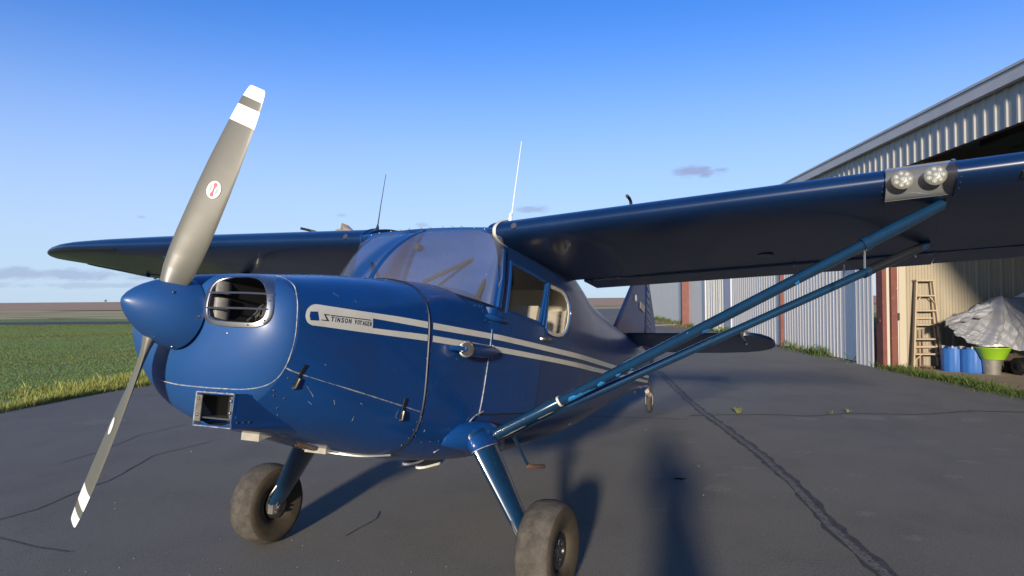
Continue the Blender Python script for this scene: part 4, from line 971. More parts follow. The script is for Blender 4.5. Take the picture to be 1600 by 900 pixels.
GR_MID=gmat_blade('field_grass',(.13,.225,.055),(.175,.265,.075),(.22,.26,.115))
GR_WEED=gmat_blade('strip_grass',(.045,.095,.018),(.085,.135,.03),(.16,.16,.05))
GR_DRY=gmat_blade('dry_grass',(.17,.16,.055),(.24,.20,.09),(.13,.14,.04))
nr=np.random.default_rng(5)
def blades(name,X,Y,Hh,wd,m,lean=.35,z=-.012):
    n=len(X); a=nr.uniform(0,2*PI,n); la=nr.uniform(0,2*PI,n); le=nr.uniform(0,lean,n)*Hh; v=np.zeros((n,4,3)); wx,wy=np.cos(a)*wd,np.sin(a)*wd
    v[:,0,0]=X-wx;v[:,0,1]=Y-wy;v[:,1,0]=X+wx;v[:,1,1]=Y+wy; v[:,0:2,2]=z
    v[:,2,0]=X+np.cos(la)*le*.45+wx*.6; v[:,2,1]=Y+np.sin(la)*le*.45+wy*.6; v[:,2,2]=z+Hh*.6
    v[:,3,0]=X+np.cos(la)*le; v[:,3,1]=Y+np.sin(la)*le; v[:,3,2]=z+Hh*nr.uniform(.85,1.0,n)
    me=bpy.data.meshes.new(name); me.vertices.add(4*n); me.vertices.foreach_set('co',v.reshape(-1)); b=np.arange(n)*4
    f=np.stack([b,b+1,b+2,b+1,b+3,b+2],1).reshape(-1); me.loops.add(6*n); me.loops.foreach_set('vertex_index',f.astype(np.int32)); me.polygons.add(2*n); me.polygons.foreach_set('loop_start',np.arange(2*n)*3); me.polygons.foreach_set('loop_total',np.full(2*n,3))
    me.update(calc_edges=True); me.materials.append(m); o=bpy.data.objects.new(name,me); COL.objects.link(o); o['kind']='stuff'; return o
ex=np.array([p[0] for p in EDGE]); ey=np.array([p[1] for p in EDGE])
def edge_x(Y): return np.interp(Y,ey,ex)
def clump(X,Y,s,seed):
    r=np.random.default_rng(seed); o=np.zeros_like(X)
    for k in range(6): kx,ky,ph=r.normal(0,s),r.normal(0,s),r.uniform(0,6.3); o+=np.sin(kx*X+ky*Y+ph)
    return o/2.4
# bright tall rim along the asphalt
n=60000; Y=nr.uniform(5,26,n)**1.0; D=nr.exponential(.50,n)-.05*nr.random(n); X=edge_x(Y)+.07-D; k=clump(X,Y,2.0,1); Hh=np.clip(nr.normal(.085,.04,n)+.05*k,.025,.26)*(1+.25*(D>.2)); keep=nr.random(n)<np.clip(.55+.5*k,.06,1)
blades('edge_grass',X[keep],Y[keep],Hh[keep],.005+.003*nr.random(keep.sum()),GR_EDGE)
n=230000; Y=5+43*nr.random(n)**1.35; X=edge_x(Y)-1.0-nr.random(n)**1.3*(6+Y*.75); k=clump(X*.5,Y,.9,2)
sel=(X>-.86*Y-3); X,Y,k=X[sel],Y[sel],k[sel]; Hh=np.clip(nr.normal(.045,.016,len(X))+.016*k,.02,.12)
dry=nr.random(len(X))<np.clip(.10+.16*k,.02,.6)
blades('field_grass',X[~dry],Y[~dry],Hh[~dry],.0035+.0005*Y[~dry],GR_MID,.5); blades('dry_grass',X[dry],Y[dry],Hh[dry]*1.25,.0035+.0005*Y[dry],GR_DRY,.5)
# strip of grass before the hangar floor and weeds along the wall foot
n=16000; s=nr.uniform(-14,.55,n); t=-.02+nr.normal(.12,.13,n)-.03*np.sin(s*3)+.02*(-s)**.8*.6
X=HP.x+HE.x*s+HN.x*t; Y=HP.y+HE.y*s+HN.y*t; k=clump(X*2,Y*2,1.4,3); blades('strip_grass',X,Y,np.clip(nr.normal(.085,.03,n)+.035*k,.03,.22),.004+.003*nr.random(n),GR_WEED,.6,z=0)
n=9000; s=nr.uniform(1.0,34,n); k=clump(s*1.2,s*.3,1.2,4); keep=nr.random(n)<np.clip(.35+.5*k,.05,1); s=s[keep]; t=-np.abs(nr.normal(.06,.14,len(s))); X=HP.x+HE.x*s+HN.x*t; Y=HP.y+HE.y*s+HN.y*t
blades('wall_weeds',X,Y,np.clip(nr.normal(.16,.07,len(s))+.10*k[keep],.04,.5),.009+.006*nr.random(len(s)),GR_WEED,.6,z=0)
n=2500; s=nr.uniform(20,46,n); t=-np.abs(nr.normal(.5,.7,n)); X=HP.x+HE.x*s+HN.x*t; Y=HP.y+HE.y*s+HN.y*t; k=clump(X,Y,1.2,6); keep=k>.45; blades('wall_weeds',X[keep],Y[keep],np.clip(nr.normal(.15,.06,keep.sum()),.05,.4),.014,GR_DRY,.6,z=0)
n=9000; Y=nr.uniform(30,72,n); X=edge_x(Y)-nr.random(n)**1.5*9; blades('far_edge_grass',X,Y,np.clip(nr.normal(.16,.07,n),.04,.4),.018,GR_DRY,.6)
# a small weed in the crack, and sprigs further along it
LEAF=mat('weed_leaf',(.13,.17,.035),.7,var=(.20,.21,.06),vscale=60)
def weed(u,v,r,nl,label,group=None):
    x,y=gp(u,v); o=empty('weed',(x,y,0),label,'weed',group); q=random.Random(int(u))
    me=raw('leaf',([(0,-.012,0),(.4,-.16,.1),(.75,-.12,.08),(1,0,0),(.75,.12,.08),(.4,.16,.1),(0,.012,0)],[(0,1,6),(1,5,6),(1,2,4,5),(2,3,4)]),LEAF,recalc=False)
    for k in range(nl):
        l=bpy.data.objects.new('leaf',me); COL.objects.link(l); l.parent=o; l.rotation_euler=(q.uniform(-.3,.3),-q.uniform(.25,1.3),q.uniform(0,6.3)); l.scale=(r*q.uniform(.6,1.1),)*3; l.location=(q.uniform(-.3,.3)*r,q.uniform(-.3,.3)*r,.2*r*q.random())
weed(1153,646,.085,34,'leafy yellow-green weed growing from the crack near the tarred joint')
weed(1298,647,.06,9,'thin low weed sprouting mid-way along the cross crack'); weed(1325,645,.06,9,'tiny low weed at the crack to the right of the thin weed')

# ================================================================== HANGAR ROW
WHITEMETAL=mat('white_metal_siding',(.78,.73,.64),.45,var=(.71,.665,.585),vscale=1.5,stretch=(1,1,.3))
CREAMMETAL=mat('cream_metal_siding',(.82,.78,.66),.5,var=(.77,.72,.60),vscale=1.2,stretch=(1,1,.3))
TANMETAL=mat('tan_metal_liner',(.31,.27,.195),.55,var=(.255,.22,.16),vscale=2.0,stretch=(1,1,.25))
GREYMETAL=mat('grey_metal_header',(.42,.405,.36),.5,var=(.36,.35,.31),vscale=2,stretch=(1,1,.3))
FASCIA=mat('pale_grey_fascia',(.52,.51,.48),.45,var=(.46,.45,.43),vscale=2)
REDSTEEL=mat('oxide_red_steel',(.150,.038,.024),.6,var=(.11,.03,.021),vscale=6,chips=((.45,.30,.26),34,.72))
DARKMETAL=mat('dark_underside',(.05,.05,.05),.8)
hang=empty('hangar',HP,'long metal hangar with an open bay, red steel posts and pale ribbed siding','hangar',rz=0)
def hobj(name,vf,m,parent=None,**k):
    """geometry given in world space, stored relative to the hangar"""
    V=[Vector(p)-HP for p in vf[0]]; return obj(name,(V,vf[1]),m,parent or hang,**k)
def hbox(name,s0,s1,t0,t1,z0,z1,m,parent=None):
    V=[H(s,t,z) for s in(s0,s1) for t in(t0,t1) for z in(z0,z1)]; return hobj(name,(V,[(0,1,3,2),(4,6,7,5),(0,4,5,1),(2,3,7,6),(0,2,6,4),(1,5,7,3)]),m,parent,smooth=False)
def ribbed(a,b,n,z0,z1,pitch=.27,depth=.030,minor=False,phase=0.):
    """trapezoid-ribbed sheet between plan points a and b; n = direction the ribs stand out"""
    a=Vector(a);b=Vector(b);d=(b-a); Lh=d.length; d.normalize(); pts=[0.]; off=[0.]
    x=phase
    while x<Lh:
        for dx,o in ((0,0),(.020,depth),(.060,depth),(.080,0)):
            if 0<x+dx<Lh: pts.append(x+dx); off.append(o)
        if minor:
            for q in(.13,.19):
                for dx,o in((0,0),(.008,depth*.55),(.02,depth*.55),(.028,0)):
                    if x+q+dx<Lh: pts.append(x+q+dx); off.append(o)
        x+=pitch
    pts.append(Lh); off.append(0.)
    N_=Vector(n).normalized(); rows=[[a+d*p+N_*o+Vector((0,0,z)) for p,o in zip(pts,off)] for z in(z0,z1)]
    return slab(rows,tuple(-N_*.004))
OUT=-HN
# pale ribbed wall from the jamb onward, one sheet at a time
def wall_run(name,s0,s1,step,m,pitch,depth,t=0.,z0=.03,z1=4.66,minor=False,ph=.06):
    s=s0
    while s<s1-.05:
        e=min(s+step,s1); hobj(name,ribbed(H(s+.004,t),H(e-.001,t),OUT,z0,z1,pitch,depth,minor,ph),m,smooth=False); s+=step
hobj('door_sheet',ribbed(H(.12,-.10),H(.98,-.10),OUT,.0,4.05,.20,.006,False,.02),WHITEMETAL,smooth=False)
wall_run('siding_sheet',.98,6.45,1.09,WHITEMETAL,.21,.008,z0=.02,t=.03)
wall_run('siding_sheet',6.55,12.6,1.09,WHITEMETAL,.27,.009,z0=.02)
hbox('wall_post',6.45,6.55,-.06,.06,0,4.6,REDSTEEL)
hbox('wall_trim',12.6,13.6,-.05,.05,0,4.6,mat('lilac_grey_trim',(.42,.43,.50),.5))
wall_run('siding_sheet',13.6,17.4,1.09,CREAMMETAL,.42,.014,z0=.02)
hbox('wall_trim',17.4,18.0,-.05,.05,0,4.6,mat('grey_trim',(.40,.41,.44),.5))
wall_run('hangar_door_leaf',18.0,21.65,1.825,CREAMMETAL,9,.01,z0=.02,ph=9.5)
hbox('wall_post',21.65,22.0,-.36,.05,0,4.6,REDSTEEL)
wall_run('hangar_door_leaf',22.0,41.0,3.2,CREAMMETAL,9,.01,z0=.02,ph=9.5)
# jamb posts at the open bay
hbox('jamb_post',-.22,.06,-.06,.02,0,4.05,REDSTEEL); hbox('jamb_strip',-.22,.02,.025,.08,0,4.05,mat('dull_cream_trim',(.40,.37,.30),.55))
hbox('jamb_post',-.30,-.02,.085,.21,0,4.05,REDSTEEL); hbox('jamb_strip',-.26,-.02,.215,.245,0,4.05,FASCIA); hbox('jamb_strip',-.27,-.05,.25,.39,0,4.05,mat('tan_trim',(.38,.335,.245),.55))
lt=hbox('latch',-.31,-.27,.205,.245,1.02,1.17,BLACK)
for s in(-.10,): hobj('bolt_plate',lathe([(0,.05),(.012,.045)],H(-.08,-.062,1.0),tuple(OUT),14),REDSTEEL)
# partition with tan liner sheets, running back into the bay
for k in range(12):
    hobj('liner_sheet',ribbed(H(-.06,.40+k*.98),H(-.06,.40+(k+1)*.98-.002),-HE,.02,4.4,.245,.022,True,.04),TANMETAL,smooth=False)
hobj('liner_sheet',ribbed(H(-28,12.2),H(0,12.2),-HN,.02,4.4,.27,.03),TANMETAL,smooth=False)
# header over the door, fascia and roof
for k in range(-7,26): hobj('header_sheet',ribbed(H(.25-1.08*(k+1),-.02),H(.25-1.08*k-.002,-.02),OUT,4.07,4.72,.27,.020,False,.06),GREYMETAL,smooth=False)
hbox('header_beam',-28,.2,.03,.16,4.10,4.30,DARKMETAL)
hbox('eave_fascia',-28,42,-.16,-.06,4.665,4.86,FASCIA); hbox('eave_cap',-28,42,-.185,-.05,4.862,4.90,FASCIA)
hobj('roof',slab([[H(s,t,z) for t,z in((-.10,4.905),(6.1,5.75),(12.4,4.905))] for s in(-28,42)],(0,0,.04)),DARKMETAL,smooth=False)
for k in range(9): hbox('purlin',-28,.1,.9+k*1.25,.98+k*1.25,4.55+.13*min(k*1.25,11-k*1.25)*.9,4.70+.13*min(k*1.25,11-k*1.25)*.9,DARKMETAL)
for k in range(4): hbox('rafter',-6.2*k-.35,-6.2*k-.15,.3,12.1,4.35,4.55,DARKMETAL)

# ================================================================== THINGS IN THE BAY
WOOD=mat('pale_ladder_wood',(.38,.30,.195),.6,var=(.31,.245,.16),vscale=18,stretch=(1,1,.2))
BLUEPLASTIC=mat('blue_plastic',(.022,.10,.32),.4,coat=.15,var=(.027,.115,.36),vscale=5)
LIME=mat('lime_plastic',(.25,.45,.02),.4,var=(.22,.41,.02),vscale=6)
TARP=mat('silver_grey_tarp',(.225,.235,.255),.5,var=(.185,.19,.205),vscale=5,bump=.35,bscale=14)
GALV=mat('galvanised_bucket',(.55,.54,.50),.38,metal=.8,var=(.42,.41,.38),vscale=12)
HE_=HE; X_=HN; Y_=HE      # along the partition, and away from it
def frame_empty(name,p,label,cat,group=None):
    o=empty(name,p,label,cat,group); o.matrix_world=Matrix(((HN.x,HE.x,0,p[0]),(HN.y,HE.y,0,p[1]),(0,0,1,p[2]),(0,0,0,1))); return o
# stepladder leaning folded against the partition (local x along the wall, y into it)
lad=frame_empty('stepladder',(8.62,14.19,.004),'pale wooden stepladder leaning against the tan ribbed partition wall','ladder')
def lp(x,z,back=0): return Vector((x,back+.10*z/1.85,z))
Lz=1.83
def railx(s,z): return s*(.30-.135*z/Lz)
for s in(-1,1):
    obj('rail',tube_rect([lp(railx(s,0),0),lp(railx(s,Lz),Lz)],.030,.075,(0,1,0)),WOOD,lad,smooth=False)
    obj('rear_rail',tube_rect([lp(railx(s,0)*.86,.02,.11),lp(railx(s,Lz)*.9,Lz,.06)],.028,.045,(0,1,0)),WOOD,lad,smooth=False)
for k,z in enumerate((.31,.62,.915,1.21,1.52)):
    w=railx(1,z)*2-.02; st=obj('step',box(lp(0,z),(w,.11,.030)),WOOD,lad,smooth=False)
    if k in(0,4):
        for s in(-1,1): obj('step_brace',tube_rect([lp(railx(s,z-.10)*.94,z-.14),lp(railx(s,z)*.45,z-.015)],.016,.03,(0,1,0)),WOOD,st,smooth=False)
obj('top_cap',box(lp(0,Lz+.01,.03),(.37,.19,.035)),WOOD,lad,smooth=False)
for z in(.45,1.05): obj('rear_brace',box(lp(0,z,.10),(railx(1,z)*1.6,.02,.035)),WOOD,lad,smooth=False)
# blue tubs
def tub(p,r,h,label):
    o=frame_empty('plastic_drum',p,label,'drum','blue open-topped drums by the partition')
    V=[];F=[]; n=48; prof=[(0,.97),(.04,1.0),(h*.5,1.0),(h-.03,1.01),(h-.03,1.045),(h,1.045),(h,.97),(h-.02,.95),(.05,.93)]
    for z,q in prof:
        for k in range(n):
            a=2*PI*k/n; fl=1+(.028*cos(a*13) if q==1.0 else 0); V.append((r*q*fl*cos(a),r*q*fl*sin(a),z))
    for i in range(len(prof)-1):
        for k in range(n): F.append((i*n+k,i*n+(k+1)%n,(i+1)*n+(k+1)%n,(i+1)*n+k))
    F+=[tuple(range(n)),tuple(range((len(prof)-1)*n,len(prof)*n))]
    obj('drum_body',(V,F),BLUEPLASTIC,o,angle=60)
    for k in range(7):
        a=-PI*.95+k*.42; obj('rim_clip',box((r*1.04*cos(a),r*1.04*sin(a),h-.005),(.05,.03,.05),Matrix.Rotation(a,3,'Z')),BLACK if k%2 else SHEET,o,smooth=False)
    return o
tub((9.12,13.54,.004),.245,.50,'blue plastic drum with a fluted side next to the lime green basin'); tub((8.90,13.80,.004),.22,.50,'blue plastic drum half hidden behind another one beside the stepladder')
bk=frame_empty('bucket',(9.25,13.20,.004),'shiny galvanised bucket on the dirt carrying the lime green basin','bucket')
obj('bucket_body',lathe([(0,.135),(.01,.140),(.27,.162),(.285,.168),(.285,.155),(.02,.13)],n=32),GALV,bk)
obj('bucket_handle',tube([(.165*cos(a),-.02-.10*sin(a),.26-.16*sin(a)) for a in lin(0,PI,12)],.004,6),STEEL,bk)
ba=frame_empty('basin',(9.26,13.18,.290),'lime green plastic basin resting on the galvanised bucket','basin')
obj('basin_body',lathe([(0,.185),(.01,.195),(.215,.295),(.225,.312),(.238,.312),(.236,.29),(.03,.175)],n=36),LIME,ba)
# rag in the basin
rq=random.Random(4)
def crumple(nx,ny,fx,amp,seed):
    r=random.Random(seed); W_=[(r.uniform(2,9),r.uniform(2,9),r.uniform(0,6.3),r.uniform(.4,1)) for _ in range(9)]; rows=[]
    for i in range(ny):
        row=[]
        for j in range(nx):
            u,v=j/(nx-1),i/(ny-1); p=Vector(fx(u,v)); h=sum(abs(sin(a*u*3+b*v*3+c))*w for a,b,c,w in W_)/9
            row.append(p+Vector((0,-1,.5)).normalized()*amp*(h-.5)*2)
        rows.append(row)
    return rows
rag=obj('crumpled_bag',slab(crumple(16,12,lambda u,v:(-.20+.40*u,-.16+.30*v,.05+.10*sin(PI*u)*sin(PI*v)),.045,8),(0,.004,-.004)),WHITE); rag.matrix_world=Matrix(((HN.x,HE.x,0,9.20),(HN.y,HE.y,0,13.15),(0,0,1,.50),(0,0,0,1))); tag(rag,'crumpled white plastic bag stuffed in the lime green basin','bag')
# tarp over a hidden heap
def ridge(x):
    return ztab([(0,.98),(.25,1.05),(.5,1.16),(.68,1.22),(.85,1.40),(.98,1.50),(1.2,1.47),(1.5,1.45),(2.4,1.42),(3.2,1.3)])(x)
def lowedge(x): return ztab([(0,.74),(.15,.60),(.5,.57),(.7,.59),(.9,.51),(1.05,.45),(1.3,.50),(1.5,.55),(3.2,.56)])(x)
folds=[]
for k in range(30):                                     # creases fan out from the high points
    px,pv=rq.choice(((.98,0.),(.98,0.),(1.55,.05),(.62,.05),(2.1,.0))); folds.append((px+rq.uniform(-.03,.03),pv,rq.uniform(-1.15,1.15),rq.uniform(.015,.05),rq.uniform(.06,.16)))
for k in range(14): folds.append((rq.uniform(.2,2.4),rq.uniform(.3,.9),rq.uniform(-1.5,1.5),rq.uniform(.01,.03),rq.uniform(.04,.10)))
def tarp_pt(u,v):
    x=-.05+3.1*u; z0,z1=ridge(x),lowedge(x)+.008*sin(x*13); top=.22
    if v<top: t=v/top; y=.50-.46*t; z=z0-.08*(1-t)**2; tt=0
    else:
        t=tt=(v-top)/(1-top); y=.04-.36*t-.05*sin(PI*t); z=z0+(z1-z0)*t
    d=0.
    for px,pv,sl,am,w in folds:
        q=abs((x-px)-sl*(tt-pv)*.9)/(w*(.35+tt)); d+=am*max(0.,1-q)*min(1,.25+tt*1.6)
    for a,b,c,m in((5.3,3.1,.4,.030),(9.7,-6.2,1.9,.016),(17,11,.2,.010)):
        q=(x*a+tt*b+c)%2.0; d+=m*(abs(q-1)*2-1)*min(1,.3+tt)
    return Vector((x+.15*d,y-d,z+.20*d*(1-tt)))
rows=[[tarp_pt(j/219,i/69) for j in range(220)] for i in range(70)]
tarp=obj('tarpaulin',slab(rows,(0,.004,0)),TARP,angle=55); tarp.matrix_world=Matrix(((HN.x,HE.x,0,8.64),(HN.y,HE.y,0,13.52),(0,0,1,0),(0,0,0,1))); tag(tarp,'silver grey tarpaulin crumpled over a heap beside the blue drums','tarpaulin')
# curled left flap
FL=[(rq.uniform(0,1),rq.uniform(0,1),cos(q_),sin(q_),rq.uniform(.05,.16),rq.uniform(-.035,.05)) for q_ in [rq.uniform(0,3.1) for _ in range(22)]]
rows=[]
for i in range(40):
    v=i/39; row=[]
    for j in range(70):
        u=j/69; x=-.16+.80*u; zc=.95+.33*u**.8; a=-1.7+3.1*v; rr=.05+.07*u
        wob=sum(am*max(0.,1-abs((u-a0)*ca+(v-b0)*.6*sa)/w0) for a0,b0,ca,sa,w0,am in FL)
        row.append((x,-.12-(rr+wob)*cos(a),zc+(rr*1.1+wob)*sin(a)*(1-.2*u)))
    rows.append(row)
flap=obj('tarpaulin',slab(rows,(0,.004,0)),TARP,angle=55); flap.matrix_world=tarp.matrix_world.copy(); tag(flap,'bundled end of grey tarpaulin sticking out above the blue drums','tarpaulin')
# what carries the tarp: a low cart
cart=frame_empty('utility_cart',(10.30,13.66,.004),'dark cart body under the grey tarpaulin behind the black engine','cart')
obj('cart_bed',box((0,.0,.50),(1.3,.62,.10)),BLACK,cart,smooth=False); obj('load_box',box((.0,.20,.85),(1.2,.36,.60)),BLACK,cart,smooth=False)
for x in(-.48,.48):
    for y in(-.26,.26): w=obj('cart_wheel',lathe([(-.04,.10),(-.05,.17),(-.03,.20),(.03,.20),(.05,.17),(.04,.10)],(x,y,.20),(0,1,0),24),TYRESIDE,cart)
obj('cart_leg',box((-.6,.1,.25),(.06,.3,.46)),BLACK,cart,smooth=False); obj('cart_leg',box((.6,.1,.25),(.06,.3,.46)),BLACK,cart,smooth=False)
en=frame_empty('small_engine',(9.72,12.98,.004),'small black finned engine lying on the dirt right of the bucket','engine')
obj('crankcase',lathe([(-.16,.08),(-.15,.13),(-.02,.15),(.12,.15),(.16,.12),(.20,.05)],(0,0,.155),(1,0,.05),20),BLACKGLOSS,en)
for k in range(6): obj('engine_fin',lathe([(0,.165),(.008,.165)],(-.16+.03*k,0,.165),(1,0,.05),18),BLACK,en)
obj('filler_neck',tube([(.06,-.02,.27),(.06,-.02,.35)],.035,12),STEEL,en); obj('output_shaft',tube([(.10,-.14,.15),(.16,-.22,.145),(.24,-.23,.14)],.022,10),ALU,en)
for x in(-.1,.1): obj('engine_foot',box((x,0,.015),(.05,.22,.03)),BLACK,en,smooth=False)
wb=frame_empty('spare_wheel',(10.02,12.72,.004),'small black wheel lying by the engine at the right edge','wheel')
obj('spare_tyre',lathe([(0,.08),(.0,.15),(.03,.175),(.07,.175),(.10,.15),(.10,.08)],n=24),TYRESIDE,wb); obj('spare_rim',lathe([(.02,.085),(.08,.085),(.085,.03)],n=16),ALU,wb)
pb=obj('folded_bag',slab(crumple(14,10,lambda u,v:(-.2+.5*u,-.1+.2*v,.10*sin(PI*min(1,u*1.2))*sin(PI*v)+.02),.04,5),(0,0,-.006)),WHITE); pb.matrix_world=Matrix(((HN.x,HE.x,0,10.16),(HN.y,HE.y,0,13.46),(0,0,1,1.47),(0,0,0,1))); tag(pb,'white plastic bag lying on top of the grey tarpaulin','bag')
# rods and litter behind the ladder
for dx,hgt,lab in((.02,.82,'thin dark iron rod standing behind the ladder rungs'),(-.06,.80,'second thin rod just left of the other behind the ladder')):
    r=obj('iron_rod',tube([(0,0,0),(.01,.05,hgt)],.012,6),RUST); r.matrix_world=Matrix.Translation((8.60+dx,14.36,.004)); tag(r,lab,'rod')
V=[];F=[]
for k in range(90):
    x,y=8.75+rq.gauss(0,.16),14.25+rq.gauss(0,.06); a=rq.uniform(0,6.3); l=rq.uniform(.03,.14); z=.006+rq.random()*.05; o=len(V); w=.008
    V+=[(x,y,z),(x+l*cos(a),y+l*.5*sin(a),z+.02*rq.random()),(x-w*sin(a),y+w,z),(x,y,z+w*2)]; F+=[(o,o+1,o+2),(o,o+1,o+3),(o+1,o+2,o+3),(o,o+2,o+3)]
obj('twigs',(V,F),RUST,kind='stuff',smooth=False,recalc=False)
# ================================================================== FAR TREES ON THE HORIZON
CROWN=mat('dark_foliage',(.045,.06,.03),.9,var=(.06,.075,.035),vscale=1); BARK=mat('bark',(.10,.08,.06),.9)
trn=random.Random(21)
for u,dist,hh in((165,1150,5.6),(228,1200,5.2),(360,1250,4.6),(398,1300,4.9),(488,1250,5.0)):
    x=(u-800)/1067*dist; t=empty('tree',(x,dist,-.03),{165:'small dark tree far off on the horizon, leftmost of the row',228:'small dark tree on the horizon left of the spinner tip, second from the left',360:'tiny dark tree on the horizon right above the spinner, third from the left',398:'tiny dark tree on the horizon behind the nose, fourth from the left',488:'tiny dark tree on the horizon behind the cowling, rightmost of the row'}[u],'tree','lone trees on the horizon')
    obj('trunk',tube([(0,0,0),(.1,0,hh*.45)],[.22,.12],6),BARK,t)
    V=[];F=[]
    for k in range(110):
        d=Vector((trn.gauss(0,1),trn.gauss(0,1),trn.gauss(0,1))).normalized(); rr=trn.uniform(.55,1.0); c=Vector((d.x*hh*.36*rr,d.y*hh*.36*rr,hh*.64+d.z*hh*.33*rr)); o=len(V)
        for q in range(3): V.append(c+Vector((trn.gauss(0,.35),trn.gauss(0,.35),trn.gauss(0,.35))))
        F.append((o,o+1,o+2))
    obj('crown',(V,F),CROWN,t,smooth=False,recalc=False)
# ================================================================== PEOPLE
SKIN=mat('skin',(.42,.26,.19),.55); JEANS=mat('dark_jeans',(.03,.035,.055),.9,var=(.04,.045,.07),vscale=20); SHIRT=mat('grey_jacket',(.12,.12,.13),.9,var=(.10,.10,.11),vscale=12); HAIR=mat('brown_hair',(.04,.026,.016),.8)
def skin_chain(name,verts,edges,rad,m,parent,sub=2,root=0):
    me=bpy.data.meshes.new(name); me.from_pydata(verts,edges,[]); me.materials.append(m); o=bpy.data.objects.new(name,me); COL.objects.link(o)
    md=o.modifiers.new('skin','SKIN'); md.use_smooth_shade=True; sd=o.modifiers.new('smooth','SUBSURF'); sd.levels=sub; sd.render_levels=sub
    if not me.skin_vertices: 
        bm=bmesh.new(); bm.from_mesh(me); bm.verts.layers.skin.verify(); bm.to_mesh(me); bm.free()
    for i,r in enumerate(rad): d=me.skin_vertices[0].data[i]; d.radius=(r,r) if not isinstance(r,tuple) else r; d.use_root=(i==root)
    bpy.context.view_layer.update(); e=o.evaluated_get(bpy.context.evaluated_depsgraph_get()); nm=bpy.data.meshes.new_from_object(e); o.modifiers.clear(); o.data=nm; nm.name=name; o.parent=parent; return o
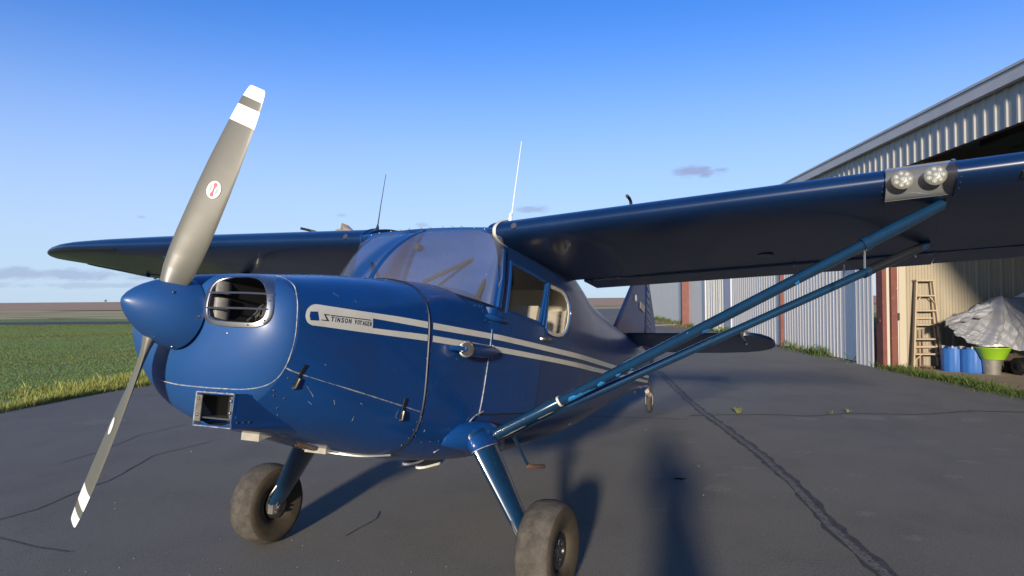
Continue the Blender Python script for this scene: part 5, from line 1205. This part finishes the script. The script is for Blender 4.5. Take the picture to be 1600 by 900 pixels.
def person(p,rz,k,label,arms,shoe_mats):
    """k: scale to height 1.75*k; arms: list of (elbow, wrist) per side"""
    t=empty('person',p,label,'person',rz=rz)
    S=lambda L:[tuple(Vector(v)*k) for v in L]
    # body: legs, pelvis, torso, neck, head in one skinned surface
    V=[(0,0,.95),(0,.0,1.10),(0,-.01,1.28),(0,-.01,1.43),(0,.0,1.50),(0,.01,1.58),(0,.02,1.68),(-.10,0,.88),(-.11,.02,.50),(-.11,-.02,.09),(.10,0,.88),(.11,.02,.50),(.11,-.02,.09)]
    E=[(0,1),(1,2),(2,3),(3,4),(4,5),(5,6),(0,7),(7,8),(8,9),(0,10),(10,11),(11,12)]; Rr=[(.155,.11),(.145,.10),(.165,.115),(.13,.09),(.055,.058),(.072,.085),(.068,.080),.090,.062,.046,.090,.062,.046]
    for s,(el,wr) in zip((-1,1),arms):
        b=len(V); V+=[(s*.18,-.01,1.40),el,wr]; E+=[(3,b),(b,b+1),(b+1,b+2)]; Rr+=[.062,.045,.033]
    body=skin_chain('body',S(V),E,[tuple(np.array(r)*k) if isinstance(r,tuple) else r*k for r in Rr],SHIRT,t)
    me=body.data; me.materials.append(JEANS); me.materials.append(SKIN)
    for f in me.polygons: z=f.center.z/k; x=abs(f.center.x)/k; f.material_index=1 if (z<.98 and x<.24) else 2 if z>1.49 else 0
    # face
    obj('nose',lathe([(0,.016*k),(.02*k,.012*k),(.028*k,.004*k)],Vector((0,.098,1.625))*k,(0,1,-.25),8),SKIN,t)
    for s in(-1,1):
        obj('eye',lathe([(-.006*k,.008*k),(.004*k,.013*k),(.010*k,.006*k)],Vector((s*.032,.088,1.655))*k,(0,1,0),10),WHITE,t)
        obj('ear',lathe([(0,.030*k),(.012*k,.024*k)],Vector((s*.072,.01,1.645))*k,(s,0,0),10),SKIN,t)
    obj('mouth',box(Vector((0,.092,1.585))*k,(.05*k,.012*k,.012*k)),mat('lips',(.35,.15,.13),.5),t)
    V_,F_=lathe([(.0,.080),(.05,.092),(.09,.084),(.12,.055),(.132,.01)],(0,0,0),(0,0,1),18); obj('hair',([Vector((v[0]*k*.98,v[1]*k*1.1-.004*k,(1.645+v[2])*k)) for v in V_],F_),HAIR,t)
    for s,(el,wr) in zip((-1,1),arms):
        e,w=Vector(el),Vector(wr); d=(w-e).normalized(); n=Vector((0,0,1)) if abs(d.z)<.8 else Vector((0,1,0)); sd=d.cross(n).normalized()
        hv=[w,w+d*.05,w+d*.085]; he=[(0,1),(1,2)]; hr=[.028,(.040,.020),(.040,.018)]
        for q in range(4):
            b=len(hv); o=sd*(-.030+.020*q); l=(.062,.074,.070,.056)[q]; hv+=[w+d*.09+o,w+d*(.09+l*.55)+o*1.1-n*.006,w+d*(.09+l)+o*1.1-n*.024]; he+=[(2,b),(b,b+1),(b+1,b+2)]; hr+=[.0095,.009,.0075]
        b=len(hv); hv+=[w+d*.035+sd*s*-.035,w+d*.075+sd*s*-.055,w+d*.10+sd*s*-.050]; he+=[(1,b),(b,b+1),(b+1,b+2)]; hr+=[.012,.010,.008]
        skin_chain('hand',[tuple(v*k) for v in hv],he,[tuple(np.array(r)*k) if isinstance(r,tuple) else r*k for r in hr],SKIN,t,1)
    # shoes: upper and pale sole
    for s in(-1,1):
        pr=[(-.095,.030,.09),(-.07,.038,.105),(.0,.042,.095),(.06,.046,.070),(.12,.045,.055),(.165,.032,.045),(.185,.012,.035)]
        rows=[[Vector((s*.11+w*cos(a),y,.022+max(0,sin(a))*(h-.022)))*k for a in lin(0,PI,9)] for y,w,h in pr]
        obj('shoe',slab(rows,(0,0,-.002)),shoe_mats[0],t,angle=60)
        o=[(w*1.08+.004,y) for y,w,h in pr]; P=[(s*.11+w,y*1.03) for w,y in o]+[(s*.11-w,y*1.03) for w,y in o[::-1]]; n=len(P)
        obj('shoe_sole',([Vector((x,y,z))*k for z in(.0,.022) for x,y in P],[tuple(range(n))[::-1],tuple(range(n,2*n))]+[(i,(i+1)%n,n+(i+1)%n,n+i) for i in range(n)]),shoe_mats[1],t,smooth=False)
    return t
# someone standing on the far side of the airplane: only the shoes show under the belly
fx,fy=gp(664,722); person((fx,fy-.06,.0),PI-.75,.88,'person behind the airplane, only black sneakers with white soles visible under the belly',[((-.24,.0,1.15),(-.25,.08,.92)),((.24,.0,1.15),(.25,.08,.92))],(BLACK,WHITE))
# the photographer, whose long shadow falls across the asphalt
ph=person((.06,-.42,0),0,1.0,'person standing behind the camera whose long shadow falls across the asphalt',[((-.225,.10,1.17),(-.10,.28,1.46)),((.225,.10,1.17),(.10,.28,1.46))],(BLACK,WHITE))
